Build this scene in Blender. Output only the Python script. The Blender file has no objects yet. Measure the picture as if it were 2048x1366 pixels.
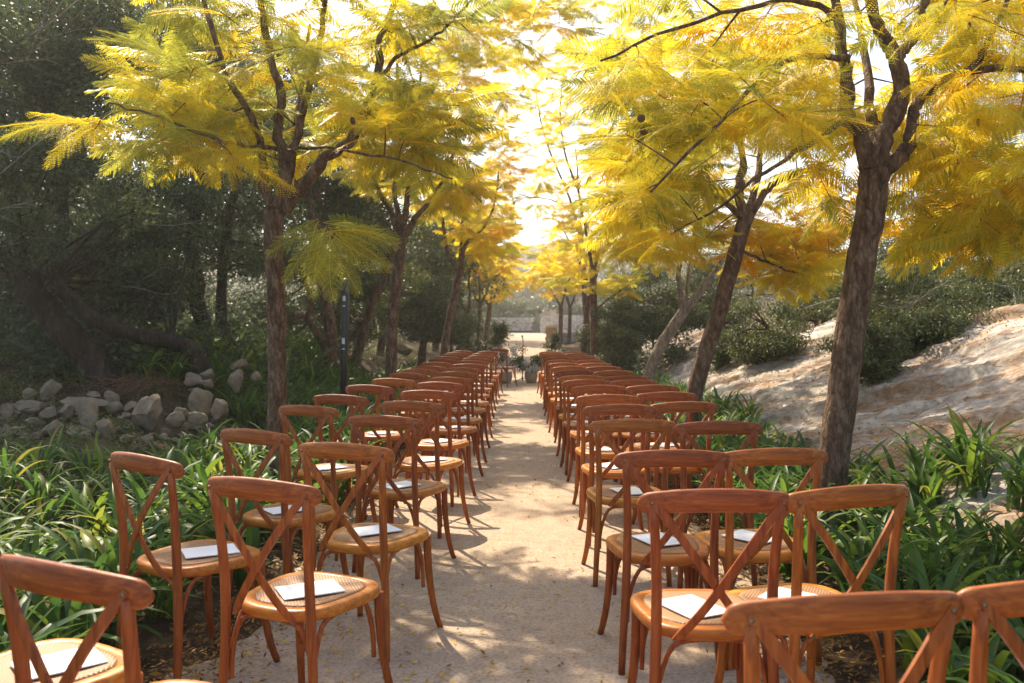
import bpy, bmesh, math, random
import numpy as np
from mathutils import Vector, Matrix, Quaternion

R = math.radians
random.seed(7)
rng = np.random.default_rng(11)
scene = bpy.context.scene
C = scene.collection

# ------------------------------------------------------------------ camera, sky, sun, exposure
FPX, HOR, CAMH, VPX = 1738.0, 656.0, 1.362, 1048.6      # focal length and horizon in photo pixels (2048 wide)
cam_d = bpy.data.cameras.new('camera')
cam = bpy.data.objects.new('camera', cam_d); C.objects.link(cam)
cam_d.sensor_width = 36.0
cam_d.lens = FPX / 2048 * 36
cam_d.clip_start = 0.05; cam_d.clip_end = 2000
cam.location = (0, 0, CAMH)
yaw = math.atan((VPX - 1024) / FPX); pit = math.atan((683 - HOR) / FPX)
cam.rotation_euler = (R(90) - pit, 0, yaw)
cam_d.dof.use_dof = True; cam_d.dof.focus_distance = 4.6; cam_d.dof.aperture_fstop = 4.5
scene.camera = cam

SUN_AZ, SUN_EL = R(-27), R(47)          # azimuth from +Y, positive to +X
sun_vec = Vector((math.sin(SUN_AZ) * math.cos(SUN_EL), math.cos(SUN_AZ) * math.cos(SUN_EL), math.sin(SUN_EL)))
world = bpy.data.worlds.new('World'); scene.world = world; world.use_nodes = True
wn = world.node_tree; wn.nodes.clear()
wo = wn.nodes.new('ShaderNodeOutputWorld'); wb = wn.nodes.new('ShaderNodeBackground'); ws = wn.nodes.new('ShaderNodeTexSky')
ws.sky_type = 'NISHITA'; ws.sun_disc = False
ws.sun_elevation = SUN_EL; ws.sun_rotation = SUN_AZ
ws.air_density = 1.0; ws.dust_density = 1.6; ws.ozone_density = 1.0
wb.inputs['Strength'].default_value = 0.15
wn.links.new(ws.outputs[0], wb.inputs[0]); wn.links.new(wb.outputs[0], wo.inputs[0])
sun_d = bpy.data.lights.new('sun', 'SUN'); sun_d.energy = 4.2; sun_d.angle = R(0.6); sun_d.color = (1.0, 0.91, 0.77)
sun = bpy.data.objects.new('sun', sun_d); C.objects.link(sun)
sun.rotation_euler = sun_vec.to_track_quat('Z', 'Y').to_euler(); sun.location = sun_vec * 60
vs = scene.view_settings
vs.view_transform = 'Standard'; vs.look = 'None'; vs.exposure = 1.22; vs.gamma = 1.0; vs.use_curve_mapping = False
vs.use_white_balance = True; vs.white_balance_temperature = 7100; vs.white_balance_tint = 10
cy = scene.cycles
cy.use_denoising = True; cy.denoiser = 'OPENIMAGEDENOISE'; cy.denoising_input_passes = 'RGB_ALBEDO_NORMAL'
cy.max_bounces = 7; cy.diffuse_bounces = 3; cy.transmission_bounces = 4; cy.glossy_bounces = 2; cy.transparent_max_bounces = 4
cy.volume_bounces = 0
cy.caustics_reflective = False; cy.caustics_refractive = False


def at(u, v, Y):
    """world point seen at photo pixel (u, v) at distance Y along the aisle"""
    return Vector(((u - VPX) / FPX * Y, Y, CAMH - (v - HOR) / FPX * Y))


# ------------------------------------------------------------------ noise and terrain
def _hash(ix, iy, iz):
    h = (ix.astype(np.int64) * 374761393 + iy.astype(np.int64) * 668265263 + iz.astype(np.int64) * 2147483647) & 0xffffffff
    h = ((h ^ (h >> 13)) * 1274126177) & 0xffffffff
    return ((h ^ (h >> 16)) & 0xffff) / 65535.0


def vnoise(x, y, z=0.0):
    x, y, z = np.broadcast_arrays(np.asarray(x, float), np.asarray(y, float), np.asarray(z, float))
    ix, iy, iz = np.floor(x), np.floor(y), np.floor(z)
    fx, fy, fz = x - ix, y - iy, z - iz
    fx = fx * fx * (3 - 2 * fx); fy = fy * fy * (3 - 2 * fy); fz = fz * fz * (3 - 2 * fz)
    r = 0
    for dx in (0, 1):
        for dy in (0, 1):
            for dz in (0, 1):
                w = (fx if dx else 1 - fx) * (fy if dy else 1 - fy) * (fz if dz else 1 - fz)
                r = r + w * _hash(ix + dx, iy + dy, iz + dz)
    return r * 2 - 1


def fbm(x, y, z=0.0, o=4):
    r = 0; a = 1.0; s = 1.0
    for k in range(o):
        r = r + a * vnoise(x * s + 17 * k, y * s - 9 * k, z * s + 5 * k); a *= .5; s *= 2.03
    return r


def sst(a, b, x):
    t = np.clip((np.asarray(x, float) - a) / (b - a), 0, 1)
    return t * t * (3 - 2 * t)


def terrain(x, y):
    x = np.asarray(x, float); y = np.asarray(y, float)
    fall = 1 - .75 * sst(26, 46, y)
    l = (.38 * sst(2.4, 3.8, -x) + .55 * sst(8.2, 10.8, y) * sst(3.0, 4.2, -x) + .9 * sst(5.2, 12, -x)) * (1 - .7 * sst(16, 30, y))
    xr = np.maximum(x - 2.35, 0)
    r = (.45 * np.minimum(xr, 3.0) + .20 * np.maximum(xr - 3.0, 0)) * fall
    rise = 1.0 * sst(22, 38, y)
    hill = np.maximum(y - 66, 0) * .105 * (1 + .25 * np.sin(x * .05 + 1))
    n = .05 * fbm(x * .9, y * .9, 2.0, 3) * sst(1.3, 2.2, np.abs(x))
    return l + r + rise + hill + n * (1 - sst(2.3, 2.8, x) * (1 - sst(6.3, 7.2, x)))


def tz(x, y):
    return float(terrain(x, y))


# ------------------------------------------------------------------ mesh helpers
def mesh_np(name, V, F, mat, smooth=False, tint=None):
    V = np.asarray(V, np.float32).reshape(-1, 3); F = np.asarray(F, np.int32)
    me = bpy.data.meshes.new(name)
    n, k = F.shape
    me.vertices.add(len(V)); me.vertices.foreach_set('co', V.ravel())
    me.loops.add(n * k); me.loops.foreach_set('vertex_index', F.ravel())
    me.polygons.add(n); me.polygons.foreach_set('loop_start', np.arange(0, n * k, k, dtype=np.int32))
    if smooth: me.polygons.foreach_set('use_smooth', np.ones(n, bool))
    if tint is not None:
        a = me.attributes.new('tint', 'FLOAT', 'POINT'); a.data.foreach_set('value', np.asarray(tint, np.float32))
    me.update(calc_edges=True); me.validate()
    if mat: me.materials.append(mat)
    return me


class MB:
    def __init__(s): s.v = []; s.f = []
    def add(s, V, F):
        o = len(s.v); s.v += [tuple(p) for p in V]; s.f += [tuple(i + o for i in f) for f in F]
    def box(s, c, d, rz=0, m=None):
        V = [Vector((sx * d[0] / 2, sy * d[1] / 2, sz * d[2] / 2)) for sx in (-1, 1) for sy in (-1, 1) for sz in (-1, 1)]
        q = Matrix.Rotation(rz, 3, 'Z') if m is None else m
        V = [q @ v + Vector(c) for v in V]
        s.add(V, [(0, 1, 3, 2), (4, 6, 7, 5), (0, 4, 5, 1), (2, 3, 7, 6), (0, 2, 6, 4), (1, 5, 7, 3)])
    def tube(s, P, rad, n=8, cap=True, flat=None):
        P = [Vector(p) for p in P]; m = len(P)
        if not hasattr(rad, '__len__'): rad = [rad] * m
        T = [(P[min(i + 1, m - 1)] - P[max(i - 1, 0)]).normalized() for i in range(m)]
        ref = Vector((0, 1, 0)) if abs(T[0].y) < .9 else Vector((1, 0, 0))
        u = (ref - T[0] * ref.dot(T[0])).normalized()
        V = []
        for i in range(m):
            u = (u - T[i] * u.dot(T[i])).normalized(); w = T[i].cross(u)
            for k in range(n):
                a = 2 * math.pi * k / n
                e = 1.0 if flat is None else flat
                V.append(P[i] + (u * math.cos(a) * e + w * math.sin(a)) * rad[i])
        F = [(i * n + k, i * n + (k + 1) % n, (i + 1) * n + (k + 1) % n, (i + 1) * n + k) for i in range(m - 1) for k in range(n)]
        if cap:
            F.append(tuple(range(n - 1, -1, -1))); F.append(tuple((m - 1) * n + k for k in range(n)))
        s.add(V, F)
    def lathe(s, prof, n=20, c=(0, 0, 0)):
        V = [(c[0] + r * math.cos(2 * math.pi * k / n), c[1] + r * math.sin(2 * math.pi * k / n), c[2] + z) for r, z in prof for k in range(n)]
        m = len(prof)
        F = [(i * n + k, i * n + (k + 1) % n, (i + 1) * n + (k + 1) % n, (i + 1) * n + k) for i in range(m - 1) for k in range(n)]
        F.append(tuple(range(n - 1, -1, -1))); F.append(tuple((m - 1) * n + k for k in range(n)))
        s.add(V, F)
    def mesh(s, name, mat, smooth=True):
        me = bpy.data.meshes.new(name); me.from_pydata(s.v, [], s.f); me.update()
        if smooth: me.polygons.foreach_set('use_smooth', np.ones(len(me.polygons), bool))
        me.materials.append(mat)
        return me
    def build(s, name, mat, parent=None, smooth=True):
        return link(name, s.mesh(name, mat, smooth), parent)


def link(name, data, parent=None, loc=None, rot=None):
    o = bpy.data.objects.new(name, data); C.objects.link(o)
    if parent is not None: o.parent = parent
    if loc is not None: o.location = loc
    if rot is not None: o.rotation_euler = rot
    return o


def tag(o, label=None, cat=None, group=None, kind=None):
    if label: o['label'] = label
    if cat: o['category'] = cat
    if group: o['group'] = group
    if kind: o['kind'] = kind
    return o


def auto_smooth(me, ang=40):
    try: me.set_sharp_from_angle(angle=R(ang))
    except Exception: pass


# ------------------------------------------------------------------ materials
def nmat(name):
    m = bpy.data.materials.new(name); m.use_nodes = True; nt = m.node_tree; nt.nodes.clear()
    out = nt.nodes.new('ShaderNodeOutputMaterial'); b = nt.nodes.new('ShaderNodeBsdfPrincipled')
    nt.links.new(b.outputs[0], out.inputs[0])
    return m, nt, b, out


def N(nt, t, **k):
    n = nt.nodes.new(t)
    for a, v in k.items():
        if a.startswith('i_'): n.inputs[a[2:].replace('_', ' ')].default_value = v
        else: setattr(n, a, v)
    return n


def ramp(nt, stops, src):
    r = nt.nodes.new('ShaderNodeValToRGB'); e = r.color_ramp.elements
    e[0].position, e[0].color = stops[0][0], (*stops[0][1], 1)
    e[1].position, e[1].color = stops[-1][0], (*stops[-1][1], 1)
    for p, c in stops[1:-1]:
        x = e.new(p); x.color = (*c, 1)
    nt.links.new(src, r.inputs[0]); return r.outputs[0]


def coord(nt, scale=(1, 1, 1), rot=(0, 0, 0), space='Object'):
    t = nt.nodes.new('ShaderNodeTexCoord'); m = nt.nodes.new('ShaderNodeMapping')
    m.inputs['Scale'].default_value = scale; m.inputs['Rotation'].default_value = rot
    nt.links.new(t.outputs[space], m.inputs[0]); return m.outputs[0]


def noise(nt, vec, scale, detail=4, rough=.55, dist=0):
    n = nt.nodes.new('ShaderNodeTexNoise'); n.inputs['Scale'].default_value = scale
    n.inputs['Detail'].default_value = detail; n.inputs['Roughness'].default_value = rough; n.inputs['Distortion'].default_value = dist
    nt.links.new(vec, n.inputs[0]); return n.outputs[0]


def mix(nt, fac, a, b, mode='MIX'):
    m = nt.nodes.new('ShaderNodeMix'); m.data_type = 'RGBA'; m.blend_type = mode
    for i, x in ((0, fac), (6, a), (7, b)):
        if hasattr(x, 'is_output'): nt.links.new(x, m.inputs[i])
        else: m.inputs[i].default_value = x if i == 0 else (*x, 1)
    return m.outputs[2]


def bump(nt, b, h, strength=.3, dist=.01):
    n = nt.nodes.new('ShaderNodeBump'); n.inputs['Strength'].default_value = strength; n.inputs['Distance'].default_value = dist
    nt.links.new(h, n.inputs['Height']); nt.links.new(n.outputs[0], b.inputs['Normal'])


def wood(name, dark, mid, light, scale=(60, 60, 6), rough=.5):
    m, nt, b, _ = nmat(name)
    c = coord(nt, scale); n = noise(nt, c, 1.0, 5, .6, .6)
    col = ramp(nt, [(.33, dark), (.5, mid), (.67, light)], n)
    oi = nt.nodes.new('ShaderNodeObjectInfo'); hs = nt.nodes.new('ShaderNodeHueSaturation')
    mr = N(nt, 'ShaderNodeMapRange'); mr.inputs[3].default_value = .80; mr.inputs[4].default_value = 1.30
    ta = N(nt, 'ShaderNodeAttribute', attribute_type='OBJECT', attribute_name='tone')
    av = N(nt, 'ShaderNodeMath', operation='MULTIPLY_ADD'); nt.links.new(oi.outputs['Random'], av.inputs[0]); av.inputs[1].default_value = .35; nt.links.new(ta.outputs['Fac'], av.inputs[2])
    nt.links.new(av.outputs[0], mr.inputs[0]); nt.links.new(mr.outputs[0], hs.inputs['Value']); nt.links.new(col, hs.inputs['Color'])
    hu = N(nt, 'ShaderNodeMapRange'); hu.inputs[3].default_value = .494; hu.inputs[4].default_value = .512
    nt.links.new(ta.outputs['Fac'], hu.inputs[0]); nt.links.new(hu.outputs[0], hs.inputs['Hue'])
    n2 = noise(nt, coord(nt), 9, 3, .6)
    col2 = mix(nt, n2, hs.outputs[0], mix(nt, .22, hs.outputs[0], dark))
    nt.links.new(col2, b.inputs['Base Color'])
    rr = N(nt, 'ShaderNodeMapRange'); rr.inputs[1].default_value = .3; rr.inputs[2].default_value = .7; rr.inputs[3].default_value = rough - .14; rr.inputs[4].default_value = rough + .22
    nt.links.new(noise(nt, coord(nt), 23, 5, .7), rr.inputs[0]); nt.links.new(rr.outputs[0], b.inputs['Roughness']); b.inputs['Specular IOR Level'].default_value = .36
    bump(nt, b, n, .2, .003)
    return m


def leafmat(name, stops, trans=.45, rough=.5, spec=.3, objtint=False):
    m, nt, b, out = nmat(name)
    a = N(nt, 'ShaderNodeAttribute', attribute_name='tint'); src = a.outputs['Fac']
    if objtint:
        a2 = N(nt, 'ShaderNodeAttribute', attribute_type='OBJECT', attribute_name='tint')
        ad = N(nt, 'ShaderNodeMath', operation='ADD'); nt.links.new(a.outputs['Fac'], ad.inputs[0]); nt.links.new(a2.outputs['Fac'], ad.inputs[1]); src = ad.outputs[0]
    col = ramp(nt, stops, src)
    nt.links.new(col, b.inputs['Base Color']); b.inputs['Roughness'].default_value = rough
    b.inputs['Specular IOR Level'].default_value = spec
    t = nt.nodes.new('ShaderNodeBsdfTranslucent'); nt.links.new(col, t.inputs[0])
    mx = nt.nodes.new('ShaderNodeMixShader'); mx.inputs[0].default_value = trans
    nt.links.new(b.outputs[0], mx.inputs[1]); nt.links.new(t.outputs[0], mx.inputs[2]); nt.links.new(mx.outputs[0], out.inputs[0])
    return m


def plain(name, col, rough=.5, metal=0.0, var=.15, scale=8):
    m, nt, b, _ = nmat(name)
    n = noise(nt, coord(nt), scale, 4)
    c = mix(nt, n, tuple(x * (1 - var) for x in col), tuple(min(1, x * (1 + var)) for x in col))
    nt.links.new(c, b.inputs['Base Color']); b.inputs['Roughness'].default_value = rough; b.inputs['Metallic'].default_value = metal
    return m


M = {}
M['wood'] = wood('chair_wood', (.17, .036, .006), (.30, .069, .011), (.40, .112, .020))
M['wood_h'] = wood('chair_wood_rail', (.17, .038, .006), (.30, .072, .012), (.41, .120, .023), (5, 90, 90))
M['seatwood'] = wood('seat_wood', (.36, .105, .014), (.48, .16, .020), (.60, .235, .035), (8, 40, 60), .38)
M['steel'] = plain('bolt_steel', (.22, .17, .12), .45, 1.0)


def cane():
    m, nt, b, _ = nmat('cane_weave')
    c = coord(nt, (1, 1, 1), (0, 0, R(45)))
    w1 = N(nt, 'ShaderNodeTexWave', wave_type='BANDS', bands_direction='X'); w1.inputs['Scale'].default_value = 32
    w2 = N(nt, 'ShaderNodeTexWave', wave_type='BANDS', bands_direction='Y'); w2.inputs['Scale'].default_value = 32
    nt.links.new(c, w1.inputs[0]); nt.links.new(c, w2.inputs[0])
    mu = N(nt, 'ShaderNodeMath', operation='MULTIPLY'); nt.links.new(w1.outputs['Fac'], mu.inputs[0]); nt.links.new(w2.outputs['Fac'], mu.inputs[1])
    col = ramp(nt, [(0.0, (.16, .065, .022)), (.35, (.36, .17, .062)), (1, (.50, .27, .115))], mu.outputs[0])
    n = noise(nt, coord(nt), 6, 3)
    oi = nt.nodes.new('ShaderNodeObjectInfo')
    col = mix(nt, n, col, mix(nt, oi.outputs['Random'], (.30, .12, .04), (.46, .24, .10)))
    nt.links.new(col, b.inputs['Base Color']); b.inputs['Roughness'].default_value = .5
    bump(nt, b, mu.outputs[0], .5, .004)
    return m


M['cane'] = cane()
M['card'] = plain('card_paper', (.80, .80, .78), .6, 0, .03, 30)
M['yellow'] = leafmat('yellow_fern_leaf', [(0, (.22, .25, .055)), (.28, (.46, .45, .055)), (.55, (.80, .63, .038)), (.8, (.87, .60, .026)), (1, (.86, .40, .02))], .58, .42, .35, True)
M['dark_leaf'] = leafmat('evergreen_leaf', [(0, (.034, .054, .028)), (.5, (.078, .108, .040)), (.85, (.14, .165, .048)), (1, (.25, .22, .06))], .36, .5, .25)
M['scrub_leaf'] = leafmat('scrub_leaf', [(0, (.045, .064, .024)), (.5, (.098, .122, .036)), (.85, (.185, .19, .05)), (1, (.30, .26, .08))], .32, .5, .28)
M['pale_leaf'] = leafmat('olive_scrub_leaf', [(0, (.10, .115, .06)), (.5, (.17, .18, .095)), (1, (.26, .25, .14))], .3, .5, .4)
M['strap'] = leafmat('strap_leaf', [(0, (.035, .085, .026)), (.5, (.080, .165, .028)), (.85, (.20, .28, .030)), (1, (.38, .33, .05))], .55, .45, .35, True)
M['flower'] = leafmat('white_petal', [(0, (.75, .74, .66)), (1, (.82, .80, .75))], .3, .6, .2)
M['pod'] = plain('seed_pod_brown', (.085, .045, .024), .7, 0, .4, 30)


def bark(name, dark, mid, light, s=1.0):
    m, nt, b, _ = nmat(name)
    c = coord(nt, (14 * s, 14 * s, 5 * s), space='Object')
    n = noise(nt, c, 1.5, 6, .65, .4); n2 = noise(nt, coord(nt, (2, 2, 1.2)), 1.3, 4)
    v = N(nt, 'ShaderNodeTexVoronoi', feature='DISTANCE_TO_EDGE'); v.inputs['Scale'].default_value = 3.0; nt.links.new(coord(nt, (12 * s, 12 * s, 4 * s)), v.inputs[0])
    col = ramp(nt, [(.38, dark), (.5, mid), (.62, light)], n)
    col = mix(nt, n2, col, mix(nt, .3, col, light))
    vr = ramp(nt, [(.0, (.45, .42, .4)), (.12, (1, 1, 1))], v.outputs['Distance']); col = mix(nt, .7, col, vr, 'MULTIPLY')
    nt.links.new(col, b.inputs['Base Color']); b.inputs['Roughness'].default_value = .85; b.inputs['Specular IOR Level'].default_value = .2
    ad = N(nt, 'ShaderNodeMath', operation='MULTIPLY_ADD'); nt.links.new(v.outputs['Distance'], ad.inputs[0]); ad.inputs[1].default_value = .8; nt.links.new(n, ad.inputs[2])
    bump(nt, b, ad.outputs[0], 1.0, .02)
    return m


M['bark'] = bark('brown_bark', (.045, .024, .014), (.125, .072, .045), (.23, .150, .10))
M['bark_pale'] = bark('pale_bark', (.13, .095, .070), (.24, .185, .14), (.36, .29, .23))
M['bark_shaded'] = bark('shaded_bark', (.014, .010, .007), (.032, .023, .016), (.068, .048, .033), .7)  # dark bark, darkened further so woodland shade is in its colour
M['twig'] = plain('grey_twig', (.24, .20, .16), .8)


def pathmat():
    m, nt, b, _ = nmat('sandy_path')
    c = coord(nt)
    n1 = noise(nt, c, 1.6, 5, .65, .4); n2 = noise(nt, c, 60, 4, .7); n3 = noise(nt, c, 9, 5, .65)
    col = ramp(nt, [(.3, (.31, .225, .150)), (.5, (.41, .305, .208)), (.7, (.50, .385, .272))], n3)
    col = mix(nt, n1, col, (.44, .335, .25))
    gr = ramp(nt, [(.35, (.55, .5, .45)), (.5, (1, 1, 1)), (.66, (1.18, 1.15, 1.1))], n2)
    col = mix(nt, .8, col, gr, 'MULTIPLY')
    nt.links.new(col, b.inputs['Base Color']); b.inputs['Roughness'].default_value = .9; b.inputs['Specular IOR Level'].default_value = .15
    ad = N(nt, 'ShaderNodeMath', operation='MULTIPLY_ADD'); nt.links.new(n2, ad.inputs[0]); ad.inputs[1].default_value = .4; nt.links.new(n3, ad.inputs[2])
    bump(nt, b, ad.outputs[0], .5, .012)
    return m


def soilmat():
    m, nt, b, _ = nmat('soil_and_litter')
    c = coord(nt); n = noise(nt, c, 5, 6, .7); n2 = noise(nt, c, 45, 4, .7); n3 = noise(nt, c, .35, 3)
    col = ramp(nt, [(.3, (.03, .019, .012)), (.5, (.075, .048, .029)), (.68, (.17, .11, .065))], n)
    g = ramp(nt, [(.35, (.045, .055, .022)), (.6, (.12, .125, .05))], n2)
    f = ramp(nt, [(.55, (0, 0, 0)), (.7, (.7, .7, .7))], n3)
    col = mix(nt, f, col, g)
    nt.links.new(col, b.inputs['Base Color']); b.inputs['Roughness'].default_value = .95; b.inputs['Specular IOR Level'].default_value = .1
    bump(nt, b, n2, .8, .03)
    return m


def bedding(nt, scale):
    c = coord(nt, (1, 1, 1), (0, 0, R(43.8))); m = nt.nodes.new('ShaderNodeMapping'); m.inputs['Scale'].default_value = scale
    nt.links.new(c, m.inputs[0]); return m.outputs[0]


def rockmat(name, litter=True, k=(1, 1, 1)):
    m, nt, b, _ = nmat(name)
    c = coord(nt)
    cs = bedding(nt, (.5, 2.4, 1.6))
    n1 = noise(nt, cs, 1.6, 6, .65, .7); n2 = noise(nt, c, 14, 6, .7); n3 = noise(nt, cs, 3.2, 7, .72, 1.0)
    col = ramp(nt, [(.28, (.22, .195, .165)), (.46, (.40, .36, .31)), (.66, (.58, .535, .475))], n1)
    gr = ramp(nt, [(.3, (.55, .52, .48)), (.55, (1, 1, 1)), (.75, (1.1, 1.08, 1.04))], n2)
    col = mix(nt, .8, col, gr, 'MULTIPLY')
    if k != (1, 1, 1): col = mix(nt, 1.0, col, k, 'MULTIPLY')
    if litter:
        n4 = noise(nt, bedding(nt, (.5, 1.1, 1)), .9, 4, .6, .5)
        mm = N(nt, 'ShaderNodeMath', operation='MULTIPLY_ADD'); nt.links.new(n4, mm.inputs[0]); mm.inputs[1].default_value = .9; nt.links.new(n3, mm.inputs[2])
        f = ramp(nt, [(.92, (0, 0, 0)), (1.06, (.85, .85, .85))], mm.outputs[0])
        mm2 = N(nt, 'ShaderNodeMath', operation='MULTIPLY'); nt.links.new(mm.outputs[0], mm2.inputs[0]); mm2.inputs[1].default_value = .5
        f = ramp(nt, [(.45, (0, 0, 0)), (.52, (.85, .85, .85))], mm2.outputs[0])
        lc = ramp(nt, [(.35, (.15, .082, .042)), (.55, (.29, .168, .085)), (.75, (.41, .265, .14))], n2)
        col = mix(nt, f, col, lc)
    nt.links.new(col, b.inputs['Base Color']); b.inputs['Roughness'].default_value = .9; b.inputs['Specular IOR Level'].default_value = .15
    ad = N(nt, 'ShaderNodeMath', operation='MULTIPLY_ADD'); nt.links.new(n2, ad.inputs[0]); ad.inputs[1].default_value = .5; nt.links.new(n1, ad.inputs[2])
    bump(nt, b, ad.outputs[0], .7, .04)
    return m


M['boulder'] = rockmat('boulder', False, (.52, .45, .36))  # tan limestone with the shade over the heap put into its colour
M['path'] = pathmat(); M['soil'] = soilmat(); M['rock'] = rockmat('limestone_slope'); M['stone'] = rockmat('limestone', False)
M['wallstone'] = rockmat('wall_stone', False, (1.32, 1.25, 1.15)); M['coping'] = plain('pale_coping_stone', (.62, .56, .46), .85, 0, .12, 6)
M['brick'] = plain('warm_stone', (.42, .27, .17), .9, 0, .35, 9)
M['black'] = plain('black_metal', (.012, .013, .015), .4, .0)
M['label'] = plain('pale_sticker', (.55, .62, .62), .5)
M['pot'] = plain('clay_pot', (.42, .35, .28), .8, 0, .2, 12)
M['gatewood'] = plain('grey_timber', (.16, .135, .115), .8, 0, .3, 20)
M['litter'] = leafmat('fallen_leaf', [(0, (.12, .055, .02)), (.4, (.30, .14, .035)), (.7, (.58, .34, .03)), (1, (.72, .48, .04))], .2, .6, .2)

# ------------------------------------------------------------------ ground, path, rock slope
def grid_mesh(name, xs, ys, zf, mat):
    X, Y = np.meshgrid(xs, ys); Z = zf(X, Y)
    V = np.stack([X, Y, Z], -1).reshape(-1, 3); nx, ny = len(xs), len(ys)
    i = (np.arange(ny - 1)[:, None] * nx + np.arange(nx - 1)[None, :]).ravel()
    F = np.stack([i, i + 1, i + nx + 1, i + nx], 1)
    return mesh_np(name, V, F, mat, True)


def path_c(y): return -.06 + .25 * sst(22, 40, y)
def path_w(y): return 1.32 - .2 * sst(20, 40, y)


xs = np.unique(np.concatenate([np.linspace(-90, -12, 40), np.linspace(-12, -2, 61), np.linspace(-2, 8, 91), np.linspace(8, 90, 42)]))
ys = np.unique(np.concatenate([np.linspace(-30, 0, 16), np.linspace(0, 30, 151), np.linspace(30, 70, 81), np.linspace(70, 260, 60)]))
gz = lambda X, Y: terrain(X, Y) - .035 * (1 - sst(-.12, .1, np.abs(X - path_c(Y)) - path_w(Y)))
tag(link('ground', grid_mesh('ground', xs, ys, gz, M['soil'])), 'brown soil and leaf litter beside the path', kind='structure')

ys = np.concatenate([np.linspace(-2, 30, 500), np.linspace(30.3, 64, 110)])
us = np.linspace(-1, 1, 28)
Yg, Ug = np.meshgrid(ys, us, indexing='ij')
edge = (.13 * fbm(Yg * 1.6, np.sign(Ug) * 7.0, 0, 3) + .06 * fbm(Yg * 8, np.sign(Ug) * 3.0, 0, 3)) * np.abs(Ug) ** 3
Xg = path_c(Yg) + Ug * (path_w(Yg) + edge)
Zg = terrain(Xg, Yg) + .006 * fbm(Xg * 2, Yg * 2, 1.0, 3) - .03 * (np.abs(Ug) > .97)
V = np.stack([Xg, Yg, Zg], -1).reshape(-1, 3); nx = len(us)
i = (np.arange(len(ys) - 1)[:, None] * nx + np.arange(nx - 1)[None, :]).ravel()
tag(link('path', mesh_np('path', V, np.stack([i, i + 1, i + nx + 1, i + nx], 1), M['path'], True)), 'pale sandy path down the aisle', kind='structure')


def rock_z(X, Y):
    s = X * .69 + Y * .72; t = X * .72 - Y * .69               # across and along the bedding
    q = s * 1.15 + .55 * fbm(X * .7, Y * .5, 3.0, 3) + .1 * t
    st = q - np.floor(q); hgt = .6 + .7 * vnoise(np.floor(q) * 3.7, t * .35, 2.0)
    ledge = hgt * .12 * (sst(0, .10, st) - st)
    q2 = s * 4.1 + .7 * fbm(X * 1.9, Y * 1.3, 6.0, 3); st2 = q2 - np.floor(q2)
    ledge2 = .035 * np.maximum(0, vnoise(np.floor(q2) * 1.3, t * .8, 5.0) + .3) * (sst(0, .15, st2) - st2)
    rough = .035 * fbm(s * 3.5, t * .9, 1.0, 5) + .02 * fbm(X * 7, Y * 7, 2.0, 3)
    edge = sst(2.2, 2.65, X + .25 * fbm(X * .6, Y * .6, 4.0, 2)) * (1 - sst(5.4, 6.3, X + .3 * fbm(X, Y * .7, 7.0, 2))) * (1 - sst(25, 29, Y)) * sst(1.0, 3.0, Y)
    return terrain(X, Y) - .16 + edge * (.30 + ledge + ledge2 + rough + .10 * fbm(X * .5, Y * .35, 8.0, 2))


tag(link('rock_slope', grid_mesh('rock_slope', np.linspace(2.0, 6.6, 250), np.linspace(1.0, 29, 620), rock_z, M['rock'])),
    'pale limestone slope streaked with brown leaf litter', kind='structure')

# ------------------------------------------------------------------ chairs
def seat_outline(k, n=40):
    P = []
    for i in range(n):
        a = 2 * math.pi * i / n; c, s = math.cos(a), math.sin(a)
        e = 2 / 3.1
        x = math.copysign(abs(c) ** e, c); y = math.copysign(abs(s) ** e, s)
        wdt = .203 + .028 * y
        P.append((x * wdt * k, .0 + y * .214 * k))
    return P


def bez(P, n):
    P = [Vector(p) for p in P]; out = []
    for i in range(n + 1):
        t = i / n; Q = P[:]
        while len(Q) > 1: Q = [Q[j].lerp(Q[j + 1], t) for j in range(len(Q) - 1)]
        out.append(Q[0])
    return out


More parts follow.
